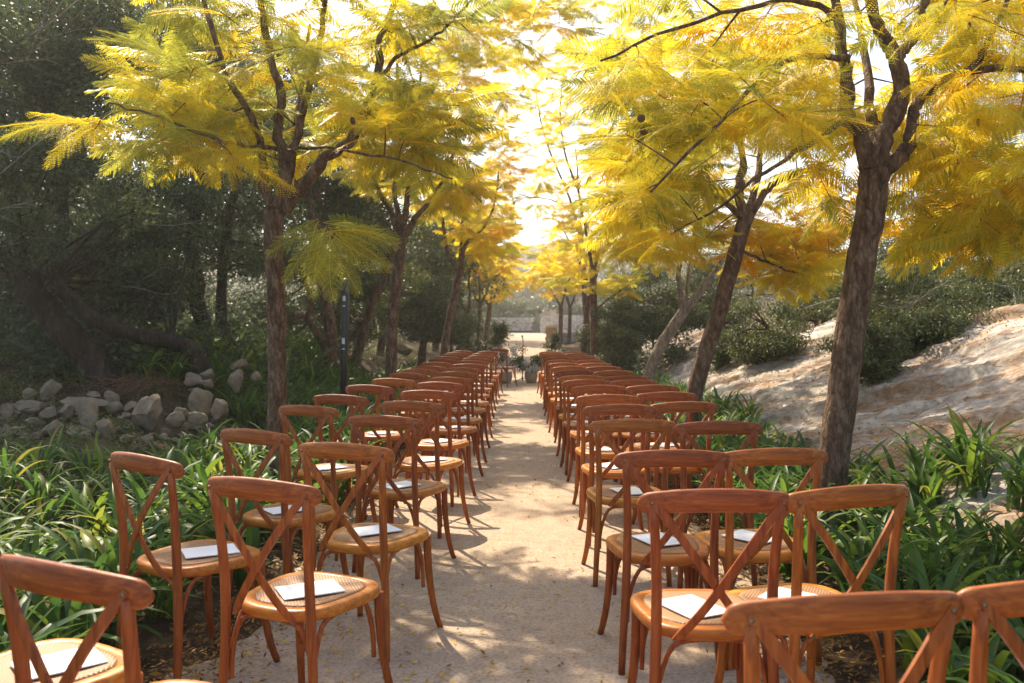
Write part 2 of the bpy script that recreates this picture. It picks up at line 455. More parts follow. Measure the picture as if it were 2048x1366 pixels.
def chair_parts():
    parts = []
    # seat rim: rounded slab
    mb = MB(); n = 40
    prof = [(.94, .418), (.985, .424), (1.0, .434), (1.0, .446), (.985, .454), (.95, .458), (.83, .4585), (.815, .4555), (.80, .4545)]
    V = []
    for k, z in prof: V += [(x, y, z) for x, y in seat_outline(k, n)]
    F = [(i * n + j, i * n + (j + 1) % n, (i + 1) * n + (j + 1) % n, (i + 1) * n + j) for i in range(len(prof) - 1) for j in range(n)]
    F.append(tuple(range(n - 1, -1, -1))); mb.add(V, F)
    parts.append(('seat_rim', mb.mesh('seat_rim', M['seatwood'])))
    mb = MB(); V = [];
    for k, z in [(.802, .4546), (.79, .4605), (.74, .4615), (.5, .457), (.25, .455)]: V += [(x, y, z) for x, y in seat_outline(k, n)]
    F = [(i * n + j, i * n + (j + 1) % n, (i + 1) * n + (j + 1) % n, (i + 1) * n + j) for i in range(4) for j in range(n)]
    F.append(tuple(4 * n + j for j in range(n))); mb.add(V, F)
    parts.append(('cane_panel', mb.mesh('cane_panel', M['cane'])))
    for s in (-1, 1):
        mb = MB()
        P = bez([(s * .196, -.228, 0), (s * .185, -.205, .22), (s * .165, -.200, .44), (s * .168, -.212, .64), (s * .190, -.248, .835)], 12)
        mb.tube(P, [.0135 + .0035 * math.sin(math.pi * i / 12) for i in range(13)], 10)
        parts.append(('back_post', mb.mesh('back_post', M['wood'])))
        mb = MB()
        P = bez([(s * .178, .168, .425), (s * .176, .172, .28), (s * .184, .185, .12), (s * .212, .228, 0)], 10)
        mb.tube(P, [.0185 - .005 * i / 10 for i in range(11)], 10)
        parts.append(('front_leg', mb.mesh('front_leg', M['wood'])))
    # top rail: curved in plan, crowned
    mb = MB(); V = []; F = []; m = 30; k = 12
    for i in range(m + 1):
        t = math.sin(math.pi / 2 * (-1 + 2 * i / m)) * .5 + .5 * (-1 + 2 * i / m)
        x = .234 * t; y = -.274 + .050 * t * t
        endr = max(.12, (1 - min(1, max(0, (abs(t) - .84) / .16)) ** 2.4) ** .5)
        zc = .838 + .019 * (1 - t * t); hh = (.030 + .0055 * (1 - t * t)) * endr; th = .0125 * max(endr, .5)
        for j in range(k):
            a = 2 * math.pi * j / k; c, s_ = math.cos(a), math.sin(a)
            V.append((x, y + math.copysign(abs(c) ** .6, c) * th, zc + math.copysign(abs(s_) ** .6, s_) * hh))
    F = [(i * k + j, i * k + (j + 1) % k, (i + 1) * k + (j + 1) % k, (i + 1) * k + j) for i in range(m) for j in range(k)]
    F.append(tuple(range(k - 1, -1, -1))); F.append(tuple(m * k + j for j in range(k))); mb.add(V, F)
    parts.append(('top_rail', mb.mesh('top_rail', M['wood_h'])))
    # crossed slats
    for s in (-1, 1):
        mb = MB(); off = -.0045 * s
        P = bez([(s * .196, -.252, .852), (s * .10, -.278 + off, .74), (0, -.272 + off * 2, .59), (-s * .06, -.262 + off, .50), (-s * .124, -.222, .428)], 12)
        V = []
        for i, p in enumerate(P):
            T = (P[min(i + 1, 12)] - P[max(i - 1, 0)]).normalized(); Y = Vector((0, 1, 0)); Y = (Y - T * Y.dot(T)).normalized(); X = T.cross(Y)
            w = .0125 * (.55 if i in (0, 12) else 1)
            for a, b2 in ((-1, -1), (1, -1), (1, 1), (-1, 1)): V.append(p + X * w * a + Y * .0042 * b2)
        F = [(i * 4 + j, i * 4 + (j + 1) % 4, i * 4 + 4 + (j + 1) % 4, i * 4 + 4 + j) for i in range(12) for j in range(4)]
        F += [(3, 2, 1, 0), (48, 49, 50, 51)]
        mb.add(V, F); parts.append(('cross_slat', mb.mesh('cross_slat', M['wood'], False)))
    # bentwood arches below the seat
    def arch(A, B):
        A, B = Vector(A), Vector(B); d = B - A
        P = [A, A + Vector((0, 0, .10)) + d * .02, A + d * .14 + Vector((0, 0, .205)), A + d * .36 + Vector((0, 0, .225)),
             A + d * .5 + Vector((0, 0, .226)), A + d * .64 + Vector((0, 0, .225)), A + d * .86 + Vector((0, 0, .205)), B + Vector((0, 0, .10)) - d * .02, B]
        Q = []
        for i in range(len(P) - 1):
            a0, a1, a2, a3 = P[max(i - 1, 0)], P[i], P[i + 1], P[min(i + 2, len(P) - 1)]
            for t in (0, .33, .67):
                Q.append(.5 * ((2 * a1) + (a2 - a0) * t + (2 * a0 - 5 * a1 + 4 * a2 - a3) * t * t + (3 * a1 - a0 - 3 * a2 + a3) * t ** 3))
        Q.append(P[-1])
        mb = MB(); mb.tube(Q, .0085, 8); return mb.mesh('bentwood_brace', M['wood'])
    L = [(-.168, -.192, .195), (.168, -.192, .195), (.160, .160, .195), (-.160, .160, .195)]
    for a, b2 in ((0, 1), (1, 2), (2, 3), (3, 0)): parts.append(('bentwood_brace', arch(L[a], L[b2])))
    bolts = []
    for x, y, z in ((.193, -.259, .845), (-.193, -.259, .845), (.122, -.230, .430), (-.122, -.230, .430), (.168, -.219, .432), (-.168, -.219, .432)):
        mb = MB(); mb.tube([(x, y + .004, z), (x, y - .001, z), (x, y - .003, z)], [.0052, .0052, .003], 8); bolts.append(mb.mesh('bolt', M['steel']))
    return parts, bolts


PARTS, BOLTS = chair_parts()
mb = MB(); mb.box((0, 0, .0018), (.155, .205, .0036))
card_me = mb.mesh('card', M['card'], False)
ORD = 'first second third fourth fifth sixth seventh eighth ninth tenth eleventh twelfth thirteenth fourteenth fifteenth sixteenth seventeenth eighteenth'.split()


def chair(x, y, rz, label, group, bolts):
    z = tz(x, y)
    root = link('cross_back_chair', None, None, (x, y, z), (R(random.uniform(-.4, .4)), R(random.uniform(-.4, .4)), R(rz)))
    root.empty_display_size = .1
    tag(root, label, 'chair', group)
    tone = random.uniform(0, .75)
    by = {}
    for nm, me in PARTS:
        o = link(nm, me, root); o['tone'] = tone; by.setdefault(nm, []).append(o)
    if bolts:                                               # two in the rail, one at each slat's foot, one in each post
        for me, p in zip(BOLTS, (by['top_rail'][0], by['top_rail'][0], by['cross_slat'][0], by['cross_slat'][1], by['back_post'][1], by['back_post'][0])): link('bolt', me, p)
    return root


def card(ch, label, rot):
    dx, dy = random.uniform(-.03, .03), random.uniform(-.02, .05)
    o = link('card', card_me, None, ch.matrix_basis @ Vector((dx, dy, .4625)))
    o.rotation_euler = (ch.rotation_euler[0], ch.rotation_euler[1], ch.rotation_euler[2] + rot)
    tag(o, label, 'card', 'white cards on the chair seats')


FS = 1738 / 1877
# rail-centre depth, x and rotation of each chair, read from the photograph
RI = [(1.681, .597, 8.3), (2.75, .57, 1), (3.65, .58, 3.6), (4.89, .57, 2), (5.81, .60, 2), (6.70, .60, 1), (7.80, .63, 4), (8.66, .585, 2), (9.45, .585, 3), (10.6, .59, 2), (11.7, .575, 5), (12.8, .55, 2), (14.0, .55, 3), (15.2, .555, 2), (16.5, .57, 1), (17.8, .56, 3), (19.1, .53, 6)]
RO = [(1.80, 1.045, 15), (2.83, .995, 19), (3.72, 1.0, 8), (4.78, .995, 3), (6.02, 1.035, 9), (6.94, 1.06, 5), (7.80, 1.075, 6), (8.60, 1.01, 4), (9.35, 1.02, 6), (10.5, 1.01, 3), (11.6, .99, 5), (12.7, .97, 2), (13.9, .98, 6), (15.1, .985, 3), (16.4, 1.0, 4), (17.7, .99, 3), (19.0, .97, 5)]
LI = [(1.89, -.95, -26), (2.96, -.85, -24), (3.84, -.755, -21), (5.10, -.775, -19), (6.10, -.745, -19), (7.15, -.745, -17), (8.2, -.75, -20), (9.05, -.725, -16), (10.2, -.74, -17), (11.2, -.75, -18), (12.4, -.745, -11), (13.7, -.775, -13), (14.9, -.775, -12), (16.2, -.77, -10), (17.6, -.79, -13), (19.1, -.76, -12)]
LO = [(2.21, -1.425, -30), (3.50, -1.46, -34), (4.36, -1.285, -29), (5.75, -1.345, -25), (6.65, -1.325, -20), (7.75, -1.305, -22), (8.8, -1.25, -20), (9.9, -1.245, -21), (10.8, -1.225, -14), (11.7, -1.205, -15), (13.0, -1.22, -12), (14.4, -1.27, -15), (15.6, -1.29, -13), (16.9, -1.30, -14), (18.2, -1.32, -12), (19.6, -1.30, -13)]
for rows, where, side in ((RI, 'aisle-side', 'rock slope'), (RO, 'outer', 'rock slope'), (LI, 'aisle-side', 'woodland'), (LO, 'outer', 'woodland')):
    for i, r in enumerate(rows):
        if r is None: continue
        d, x, a = r; d *= FS; ar = R(a)
        cx = x - math.sin(ar) * .26; cyy = d + math.cos(ar) * .26
        ch = chair(cx, cyy, a, f'brown wooden cross-back chair, {ORD[i]} from the camera in the {where} file by the {side}',
                   'cross-back chairs set out along the aisle', d < 7.5)
        card(ch, f'white card on the seat of the {ORD[i]} {where} chair on the {side} side', R(random.uniform(15, 40)) * (1 if side == 'rock slope' else -1))
chair(-.455, 20.2, -27, 'single brown cross-back chair turned sideways beside the microphone stand', 'cross-back chairs set out along the aisle', False)

# ------------------------------------------------------------------ yellow fern-leaved trees
def frond_mesh(seed, leaflets, L=.46):
    rs = np.random.default_rng(seed)
    npair = 22; V = []; F = []; tint = []
    cur = rs.uniform(.10, .26)
    def rach(s):
        return np.array([L * s * (1 - .12 * cur * s), .02 * math.sin(3 * s + seed), -cur * L * s ** 2.0])
    def quad(a, b2, c, d, t):
        o = len(V); V.extend([a, b2, c, d]); F.append((o, o + 1, o + 2, o + 3)); tint.extend([t] * 4)
    for i in range(10):                                        # rachis
        a, b2 = rach(i / 10), rach((i + 1) / 10); w = np.array([0, .0022 * (1 - .06 * i), 0]); h = np.array([0, 0, .0022])
        quad(a - w, a + w, b2 + w, b2 - w, .35); quad(a - h, a + h, b2 + h, b2 - h, .35)
    for i in range(npair):
        s = .14 + .84 * i / (npair - 1)
        pl = .098 * (math.sin(math.pi * (.16 + .80 * (i / (npair - 1))) ** .85)) ** .8 * rs.uniform(.85, 1.1) + .012
        p0 = rach(s)
        for sd in (-1, 1):
            fw = .42 + .5 * (i / npair) + rs.uniform(-.12, .12)
            d = np.array([fw, sd, rs.uniform(-.1, .12)]); d /= np.linalg.norm(d)
            dr = rs.uniform(.3, .85)
            tt = rs.uniform(-.07, .07) - (.04 if i > 13 else 0)
            side = np.cross(d, [0, 0, 1]); side /= np.linalg.norm(side)
            def pp(q): return p0 + d * pl * q * (1 - .1 * dr * q) + np.array([.015 * q * q, 0, -dr * pl * q * q])
            if leaflets:
                nl = max(4, int(pl / .0085))
                for k in range(nl):
                    q = (k + .6) / nl; p = pp(q); ll = .0092 * (1 - .45 * q) * rs.uniform(.85, 1.15); lw = .0031
                    for s2 in (-1, 1):
                        e = side * s2 + d * .45 + np.array([0, 0, rs.uniform(-.25, .25)]); e /= np.linalg.norm(e)
                        quad(p - d * lw * .4, p + e * ll * .55 - d * lw, p + e * ll, p + e * ll * .5 + d * lw, tt + rs.uniform(-.05, .05))
            else:
                w = .0066
                a, m_, e = p0, pp(.5), pp(1.0)
                quad(a - side * .003, a + side * .003, m_ + side * w, m_ - side * w, tt)
                quad(m_ - side * w, m_ + side * w, e + side * .002, e - side * .002, tt)
    return np.array(V, np.float32), np.array(F, np.int32), np.array(tint, np.float32)


FR_HI = []
for k in range(6):
    v, f, t = frond_mesh(100 + k, True); FR_HI.append(mesh_np('frond', v, f, M['yellow'], False, t))
FR_LO = [frond_mesh(200 + k, False) for k in range(5)]
mb = MB(); mb.lathe([(.002, -.006), (.018, -.006), (.026, 0), (.018, .006), (.002, .006)], 12)
pod_me0 = mb.mesh('seed_pod', M['pod'])


def rot_to(xdir, up, roll):
    x = xdir.normalized(); z = (up - x * up.dot(x))
    z = z.normalized() if z.length > 1e-4 else Vector((0, 0, 1)); y = z.cross(x)
    m = Matrix((x, y, z)).transposed()
    return m @ Matrix.Rotation(roll, 3, 'X')


def smooth_line(P, sub=4):
    P = [Vector(p) for p in P]; out = []
    for i in range(len(P) - 1):
        a0, a1, a2, a3 = P[max(i - 1, 0)], P[i], P[i + 1], P[min(i + 2, len(P) - 1)]
        for k in range(sub):
            t = k / sub
            out.append(.5 * ((2 * a1) + (a2 - a0) * t + (2 * a0 - 5 * a1 + 4 * a2 - a3) * t * t + (3 * a1 - a0 - 3 * a2 + a3) * t ** 3))
    out.append(P[-1]); return out


def knobbly(P, r0, r1, rs, amp=.12):
    n = len(P); return [(r0 + (r1 - r0) * (i / (n - 1))) * (1 + amp * rs.uniform(-1, 1)) for i in range(n)]


def yellow_tree(seed, label, trunk, r_base, r_top, limbs, crown, ntips, tint, n_obj=0, pale=False, extra_tips=(), pods=8, fscale=1.0, keep=None, fans=()):
    """trunk: world points from the ground to the fork; limbs: [(points, r0, r1)]; crown: list of (centre, radii, weight)"""
    rs = random.Random(seed); bk = M['bark_pale'] if pale else M['bark']
    base = Vector(trunk[0]); base.z = tz(base.x, base.y) - .03
    root = link('fern_leaved_tree', None, None, base); tag(root, label, 'tree', 'yellow fern-leaved trees lining the aisle')
    rel = lambda P: [Vector(p) - base for p in P]
    T = smooth_line([base] + [Vector(p) for p in trunk[1:]], 5); n = len(T)
    for i in range(1, n - 1): T[i] += Vector((rs.uniform(-1, 1), rs.uniform(-1, 1), 0)) * .006
    rad = [(r_base + (r_top - r_base) * (i / (n - 1)) ** .8) * (1 + .05 * rs.uniform(-1, 1)) for i in range(n)]
    rad[0] *= 1.35; rad[1] *= 1.1; rad[-1] *= 1.12
    near = base.y < 15; ns = 28 if near else 12
    if near: T = smooth_line(T, 4); rad = list(np.interp(np.linspace(0, 1, len(T)), np.linspace(0, 1, len(rad)), rad))
    mb = MB(); mb.tube(rel(T), rad, ns)
    if near:
        W = np.array([tuple(v) for v in mb.v]); ax = np.repeat(np.array([tuple(p - base) for p in T]), ns, 0); d = W - ax; ln_ = np.linalg.norm(d, axis=1, keepdims=True); an = np.arctan2(d[:, 1], d[:, 0])
        h = W[:, 2] + .03
        g = .05 * fbm(np.cos(an) * 4 + seed, np.sin(an) * 4, h * 5, 4) + .035 * fbm(np.cos(an) * 11, np.sin(an) * 11, h * 16, 3) + .10 * np.maximum(0, fbm(np.cos(an) * 1.6, np.sin(an) * 1.6 + seed, h * 3.1, 2) - .45)
        g += np.exp(-h / .10) * (.35 + .3 * np.cos(an * 4 + seed))
        mb.v = [tuple(p) for p in ax + d * (1 + g[:, None])]
    tr = mb.build('trunk', bk, root)
    nodes = []
    for P, r0, r1 in limbs:
        Q = smooth_line(P, 5)
        for i in range(1, len(Q) - 1): Q[i] += Vector((rs.uniform(-1, 1), rs.uniform(-1, 1), rs.uniform(-1, 1))) * .012
        mb = MB(); rr = knobbly(Q, r0, r1, rs); mb.tube(rel(Q), rr, 10); mb.build('limb', bk, root)
        nodes += [(q, r) for q, r in zip(Q[2:], rr[2:])]
    # twig tips spread through the crown volume
    tips = []
    tot = sum(c[2] for c in crown); tdt = {}
    for c, rr, w, *dt in crown:
        k = int(round(1.45 * ntips * w / tot)); c = Vector(c); got = 0; tries = 0
        while got < k and tries < 4000:
            tries += 1
            p = Vector((rs.uniform(-1, 1), rs.uniform(-1, 1), rs.uniform(-1, 1)))
            if p.length > 1 or p.length < .35: continue
            q = c + Vector((p.x * rr[0], p.y * rr[1], p.z * rr[2]))
            if any((q - t).length < .16 for t in tips): continue
            if keep and not keep(q): continue
            tips.append(q); got += 1; tdt[q.to_tuple(4)] = dt[0] if dt else 0
    tips += [Vector(t) for t in extra_tips]
    tips.sort(key=lambda t: min((t - q).length for q, _ in nodes))
    fr = []; mbt = MB()
    for t in tips:
        best = min(nodes, key=lambda qr: (t - qr[0]).length + (.6 if qr[0].z > t.z + .3 else 0) + (.05 if qr[1] < .006 else 0))
        a, ra = best; d = t - a; ln = d.length
        mid = a + d * .5 + Vector((rs.uniform(-1, 1), rs.uniform(-1, 1), rs.uniform(.2, 1))) * .09 * min(ln, 1.5)
        Q = bez([a, mid, t], 6); r0 = min(ra * .7, .006 + .008 * ln)
        mbt.tube(rel(Q), [r0 + (.0035 - r0) * i / 6 for i in range(7)], 5)
        nodes += [(q, r0 * (1 - i / 8)) for i, q in enumerate(Q) if i >= 2]
        td = (Q[-1] - Q[-3]).normalized()
        tt = tint - (.09 if base.y < 10 else .17) + rs.uniform(-.30, .22) + tdt.get(t.to_tuple(4), 0)
        k = rs.randint(7, 10); az0 = rs.uniform(0, 6.28)
        for j in range(k):
            az = az0 + 6.283 * j / k + rs.uniform(-.3, .3)
            fd = Vector((math.cos(az), math.sin(az), rs.uniform(-.45, .5))) + td * .55
            pos = Q[-1].lerp(Q[-3], rs.uniform(0, .8))
            fr.append((pos, rot_to(fd, Vector((0, 0, 1)), rs.gauss(0, .55)), fscale * rs.uniform(.62, 1.05), tt + rs.gauss(0, .09)))
    for pos, dirs in fans:                                  # a spray hanging open towards the path
        for dd in dirs: fr.append((Vector(pos), rot_to(Vector(dd), Vector((.1, -1, .35)), rs.gauss(0, .2)), 1.05, tint - .2 + rs.gauss(0, .08)))
    mbt.build('twigs', bk, root)['kind'] = 'stuff'
    # pods
    for _ in range(pods):
        t = rs.choice(tips); p = t + Vector((rs.uniform(-.15, .15), rs.uniform(-.15, .15), -rs.uniform(.08, .22)))
        o = link('seed_pod', pod_me0, root, p - base, (R(90) + rs.uniform(-.5, .5), rs.uniform(0, 3), rs.uniform(0, 3))); sc = rs.uniform(.7, 1.15); o.scale = (sc, sc, sc)
    # fronds: those that show largest are objects, the rest one part
    def key(f):
        p = f[0]; u = abs(VPX + FPX * p.x / max(p.y, .1) - 1024); v = HOR - FPX * (p.z - CAMH) / max(p.y, .1)
        return p.y + (50 if u > 1060 or v < -30 else 0)
    fr.sort(key=key)
    for pos, m, sc, t in fr[:n_obj]:
        o = link('frond', rs.choice(FR_HI), root); o.matrix_basis = Matrix.Translation(pos - base) @ m.to_4x4() @ Matrix.Scale(sc, 4); o['tint'] = min(max(t, .04), .98)
    Vs, Fs, Ts = [], [], []; off = 0
    for pos, m, sc, t in fr[n_obj:]:
        v, f, tt = rs.choice(FR_LO); mm = np.array(m, np.float32) * sc
        Vs.append(v @ mm.T + np.array(pos - base, np.float32)); Fs.append(f + off); Ts.append(np.clip(tt + t, .03, .98)); off += len(v)
    if Vs:
        o = link('crown', mesh_np('crown', np.concatenate(Vs), np.concatenate(Fs), M['yellow'], False, np.concatenate(Ts)), root); o['kind'] = 'stuff'
    return root


def rand_limbs(fork, r, n, seed, spread=.9, h=1.3, lean=(0, 0)):
    rs = random.Random(seed); out = []; a0 = rs.uniform(0, 6.28); f = Vector(fork)
    for i in range(n):
        a = a0 + 6.283 * i / n + rs.uniform(-.4, .4); e = Vector((math.cos(a), math.sin(a), 0)) * spread * rs.uniform(.7, 1.1)
        P = [f - Vector((0, 0, .08)), f + e * .22 + Vector((0, 0, .2 * h)), f + e * .45 + Vector((lean[0], lean[1], 0)) * .5 + Vector((0, 0, .55 * h)), f + e + Vector((lean[0], lean[1], h * rs.uniform(.85, 1.15)))]
        out.append((P, r * .72, r * .22))
    return out


def L(Z, *uv):
    return [at(u, v, Z + (uv_[0] if uv_ else 0)) for u, v, *uv_ in uv]


def uv(q): return VPX + FPX * q.x / q.y, HOR - FPX * (q.z - CAMH) / q.y
def keep1(q):                                   # open round the fork, clear of the dark evergreens
    u, v = uv(q); return u > 265 and v < (385 if u < 640 else 315) and not (q.y < 6.6 and 470 < u < 700 and v > 170) and not (u < 520 and v > 310)
def keep2(q):
    u, v = uv(q); return u > 1225 and v < (440 if u < 1700 else 480) and not (q.y < 5.75 and 1620 < u < 1880 and v > 60) and not (1400 < u < 1600 and v > 270)
def keep3(q):
    u, v = uv(q); return not (q.y < 9.5 and 1420 < u < 1560 and v > 330)
def keep4(q):
    u, v = uv(q); return not (q.y < 12.1 and 740 < u < 880 and v > 330)
# near tree on the woodland side
Z = 6.3
yellow_tree(1, 'large yellow fern-leaved tree nearest the camera on the woodland side', L(Z, (551, 1030), (551, 850), (552, 640), (546, 470), (552, 415)), .058, .070,
    [(L(Z, (545, 425), (528, 370), (524, 310), (500, 230, -.2), (440, 120, -.4), (400, -60, -.5)), .042, .014),
     (L(Z, (556, 420), (572, 360), (570, 310), (555, 265), (560, 190), (530, 60), (500, -120)), .055, .02),
     (L(Z, (568, 420), (605, 370), (650, 318), (705, 278), (738, 210), (757, 150), (762, 80), (800, -20), (830, -160)), .05, .015),
     (L(Z, (755, 160), (790, 120), (850, 88), (910, 40), (1000, -60)), .016, .008),
     (L(Z, (572, 330), (600, 250), (615, 180), (640, 80), (655, -40), (650, -200)), .032, .012),
     (L(Z, (576, 300, -.05), (650, 296, -.3), (800, 322, -.5), (905, 358, -.6)), .012, .005),
     (L(Z, (556, 300), (480, 290, -.3), (410, 270, -.5), (320, 235, -.7), (215, 205, -.9)), .016, .006),
     (L(Z, (562, 415), (580, 330, .4), (600, 200, 1.0), (620, 50, 1.5)), .04, .012)],
    [(at(520, 160, Z), (1.75, 1.5, .75), 36), (at(600, -60, Z), (1.4, 1.3, .45), 7), (at(380, 250, Z - .3), (.95, .9, .5), 11), (at(760, 280, Z), (.55, .7, .45), 10)],
    74, .50, 300, extra_tips=[at(650, 452, 6.0), at(672, 466, 6.0), at(130, 245, 5.5), at(185, 260, 5.5)], pods=7, keep=keep1, fans=[(at(655, 460, 5.9), [(-1, 0, -.25), (-.8, 0, -.7), (-.35, 0, -1), (.1, 0, -1), (.5, 0, -.9), (.9, 0, -.1), (.8, 0, -.5)])])
# near tree on the slope side
Z = 5.3
yellow_tree(2, 'large yellow fern-leaved tree nearest the camera on the rock slope side', L(Z, (1655, 1150), (1662, 960), (1685, 760), (1712, 560), (1738, 400), (1742, 335)), .088, .085,
    [(L(Z, (1733, 345), (1712, 270), (1690, 235), (1682, 140), (1668, 40), (1640, -120)), .058, .022),
     (L(Z, (1742, 345), (1765, 270), (1790, 195), (1787, 130), (1765, 90), (1735, 20), (1700, -140)), .066, .026),
     (L(Z, (1787, 120), (1815, 90), (1835, 30), (1870, -100)), .036, .018),
     (L(Z, (1752, 345), (1790, 320), (1812, 285), (1815, 235), (1850, 185), (1925, 147), (2060, 150, -.2)), .048, .018),
     (L(Z, (1925, 147), (1960, 100), (1995, 20), (2040, -80)), .022, .01),
     (L(Z, (1686, 240, -.05), (1600, 300, -.3), (1530, 345, -.4), (1395, 440, -.6)), .020, .006),
     (L(Z, (1690, 120, -.1), (1560, 130, -.4), (1440, 240, -.7), (1300, 385, -.9)), .020, .006),
     (L(Z, (1672, 40, -.1), (1580, 10, -.3), (1400, 45, -.6), (1200, 125, -.8)), .020, .006),
     (L(Z, (1740, 345), (1735, 240, .4), (1720, 100, .9), (1690, -40, 1.3)), .045, .014)],
    [(at(1560, 140, Z), (1.35, 1.4, .7), 30), (at(1700, -60, Z), (1.4, 1.3, .45), 7), (at(1400, 270, Z - .2), (.72, .9, .5), 16), (at(1960, 340, Z + .4), (.62, 1.0, .55), 24, .04), (at(1990, 450, Z + .6), (.5, .8, .2), 8, .22), (at(1960, 60, Z + .2), (.65, .9, .4), 11), (at(1660, 300, Z + .9), (.8, .5, .5), 8)],
    106, .60, 300, extra_tips=[at(1290, 380, 4.6), at(1235, 150, 4.7), at(1340, 470, 4.9)], pods=18, keep=keep2)
# second pair
Z = 9.2
yellow_tree(3, 'leaning yellow tree with brown trunk, second along the rock slope side', L(Z, (1380, 930), (1392, 770), (1432, 640), (1468, 510), (1490, 430)), .092, .075,
    [(L(Z, (1486, 440), (1476, 380), (1482, 320), (1470, 220), (1440, 100)), .06, .02), (L(Z, (1492, 440), (1520, 395), (1560, 360), (1640, 330), (1690, 290)), .05, .015),
     (L(Z, (1490, 440), (1510, 360, .4), (1530, 250, .8), (1560, 120, 1.0)), .05, .018), (L(Z, (1484, 440), (1440, 400, -.2), (1380, 380, -.4), (1300, 400, -.6)), .035, .01),
     (L(Z, (1475, 500), (1520, 520, .1), (1570, 540, .2), (1630, 560, .3)), .02, .008)],
    [(at(1450, 300, Z), (1.5, 1.3, .8), 34), (at(1370, 420, Z), (.75, .9, .55), 16), (at(1570, 500, Z + .5), (.62, .6, .42), 22, .1), (at(1480, 60, Z), (1.5, 1.3, .7), 16)],
    90, .64, 260, pods=10, keep=keep3)
Z = 11.8
yellow_tree(4, 'straight yellow tree with forked trunk, second along the woodland side', L(Z, (778, 860), (782, 700), (790, 580), (802, 490), (806, 460)), .078, .07,
    [(L(Z, (802, 470), (780, 420), (764, 395), (740, 320), (700, 200)), .05, .016), (L(Z, (810, 470), (835, 430), (860, 405), (900, 330), (930, 200)), .045, .015),
     (L(Z, (806, 465), (815, 380, .4), (830, 260, .7), (850, 80, 1)), .045, .015), (L(Z, (804, 465), (790, 380, -.3), (800, 250, -.5), (790, 60, -.6)), .04, .014)],
    [(at(800, 290, Z), (1.35, 1.2, .75), 34), (at(860, 370, Z), (.75, .8, .35), 14), (at(820, 80, Z), (1.5, 1.3, .8), 20), (at(985, 110, Z), (.9, .8, .8), 16), (at(1085, 40, Z), (.6, .7, .8), 8)],
    96, .66, 180, pods=6, keep=keep4)
Z = 12.6
yellow_tree(5, 'pale-barked yellow tree leaning out over the rock slope', L(Z, (1292, 820), (1300, 740), (1335, 670), (1372, 615)), .088, .075,
    [(L(Z, (1366, 622), (1358, 570), (1356, 500), (1340, 400), (1330, 250)), .05, .015), (L(Z, (1372, 620), (1405, 575), (1430, 540), (1470, 480), (1500, 400)), .058, .018),
     (L(Z, (1370, 620), (1380, 520, .4), (1400, 380, .8)), .035, .012), (L(Z, (1356, 520), (1320, 480, -.2), (1270, 440, -.4)), .02, .008)],
    [(at(1340, 400, Z), (1.2, 1.2, .7), 26), (at(1280, 470, Z), (.55, .8, .35), 10), (at(1400, 210, Z), (1.4, 1.2, .7), 14), (at(1195, 130, Z), (.65, .8, 1.0), 10)],
    62, .70, 100, pale=True, pods=8)
Z = 17.5
yellow_tree(6, 'slanting yellow tree, third along the woodland side', L(Z, (882, 760), (890, 690), (905, 610), (920, 540)), .085, .07,
    [(L(Z, (918, 545), (895, 505), (885, 440), (878, 400), (870, 300)), .045, .014), (L(Z, (922, 545), (930, 490), (955, 470), (985, 420), (1000, 330)), .05, .014), (L(Z, (920, 545), (925, 450, .5), (940, 320, .8)), .045, .014)],
    [(at(930, 400, Z), (1.25, 1.2, .8), 30), (at(960, 480, Z), (.7, .7, .4), 10), (at(920, 230, Z), (1.4, 1.2, .8), 12), (at(1035, 210, Z), (.95, .8, 2.1), 20)], 74, .74, 0, pods=6)
Z = 25
yellow_tree(7, 'thin straight yellow tree behind the slanting trunk on the woodland side', L(Z, (902, 720), (903, 640), (903, 570)), .065, .05,
    rand_limbs(at(903, 570, Z), .05, 3, 71), [(at(895, 440, Z), (1.3, 1.2, 1.0), 1)], 34, .72, 0, pods=2)
Z = 24
yellow_tree(8, 'dark slim tree forked into two upright limbs on the woodland side', L(Z, (936, 720), (936, 660), (935, 620)), .068, .06,
    [(L(Z, (934, 625), (920, 600), (917, 570), (925, 540), (930, 470)), .045, .014), (L(Z, (937, 625), (940, 590), (938, 560), (950, 480), (970, 400)), .045, .014)],
    [(at(965, 480, Z), (1.2, 1.2, 1.05), 1)], 40, .78, 0, pods=5)
Z = 30
yellow_tree(9, 'slim yellow tree with straight trunk before the far wall', L(Z, (957, 720), (958, 660), (960, 605)), .075, .06, rand_limbs(at(960, 605, Z), .06, 3, 91), [(at(985, 520, Z), (1.2, 1.2, 1.0), 1)], 36, .80, 0, pods=3)
Z = 35
yellow_tree(10, 'stout-stemmed yellow tree before the far stone wall on the woodland side', L(Z, (972, 700), (973, 660), (980, 610)), .12, .10, rand_limbs(at(980, 610, Z), .08, 3, 101), [(at(1000, 560, Z), (1.2, 1.2, .8), 1)], 36, .80, 0, pods=3)
Z = 19.5
yellow_tree(11, 'dark upright yellow tree at the end of the chairs on the slope side', L(Z, (1190, 770), (1188, 690), (1187, 610), (1186, 540)), .09, .075,
    [(L(Z, (1186, 548), (1175, 480), (1160, 400), (1150, 300)), .045, .012), (L(Z, (1187, 545), (1200, 480, .3), (1215, 400, .5), (1210, 300, .6)), .045, .012), (L(Z, (1190, 620), (1215, 600), (1250, 575), (1290, 540)), .025, .01)],
    [(at(1200, 460, Z), (1.1, 1.1, .7), 20), (at(1140, 300, Z), (1.2, .8, 1.9), 22), (at(1170, 560, Z), (.6, .6, .4), 6), (at(1240, 570, Z), (.6, .6, .3), 5)], 56, .74, 0, pods=8)
Z = 23
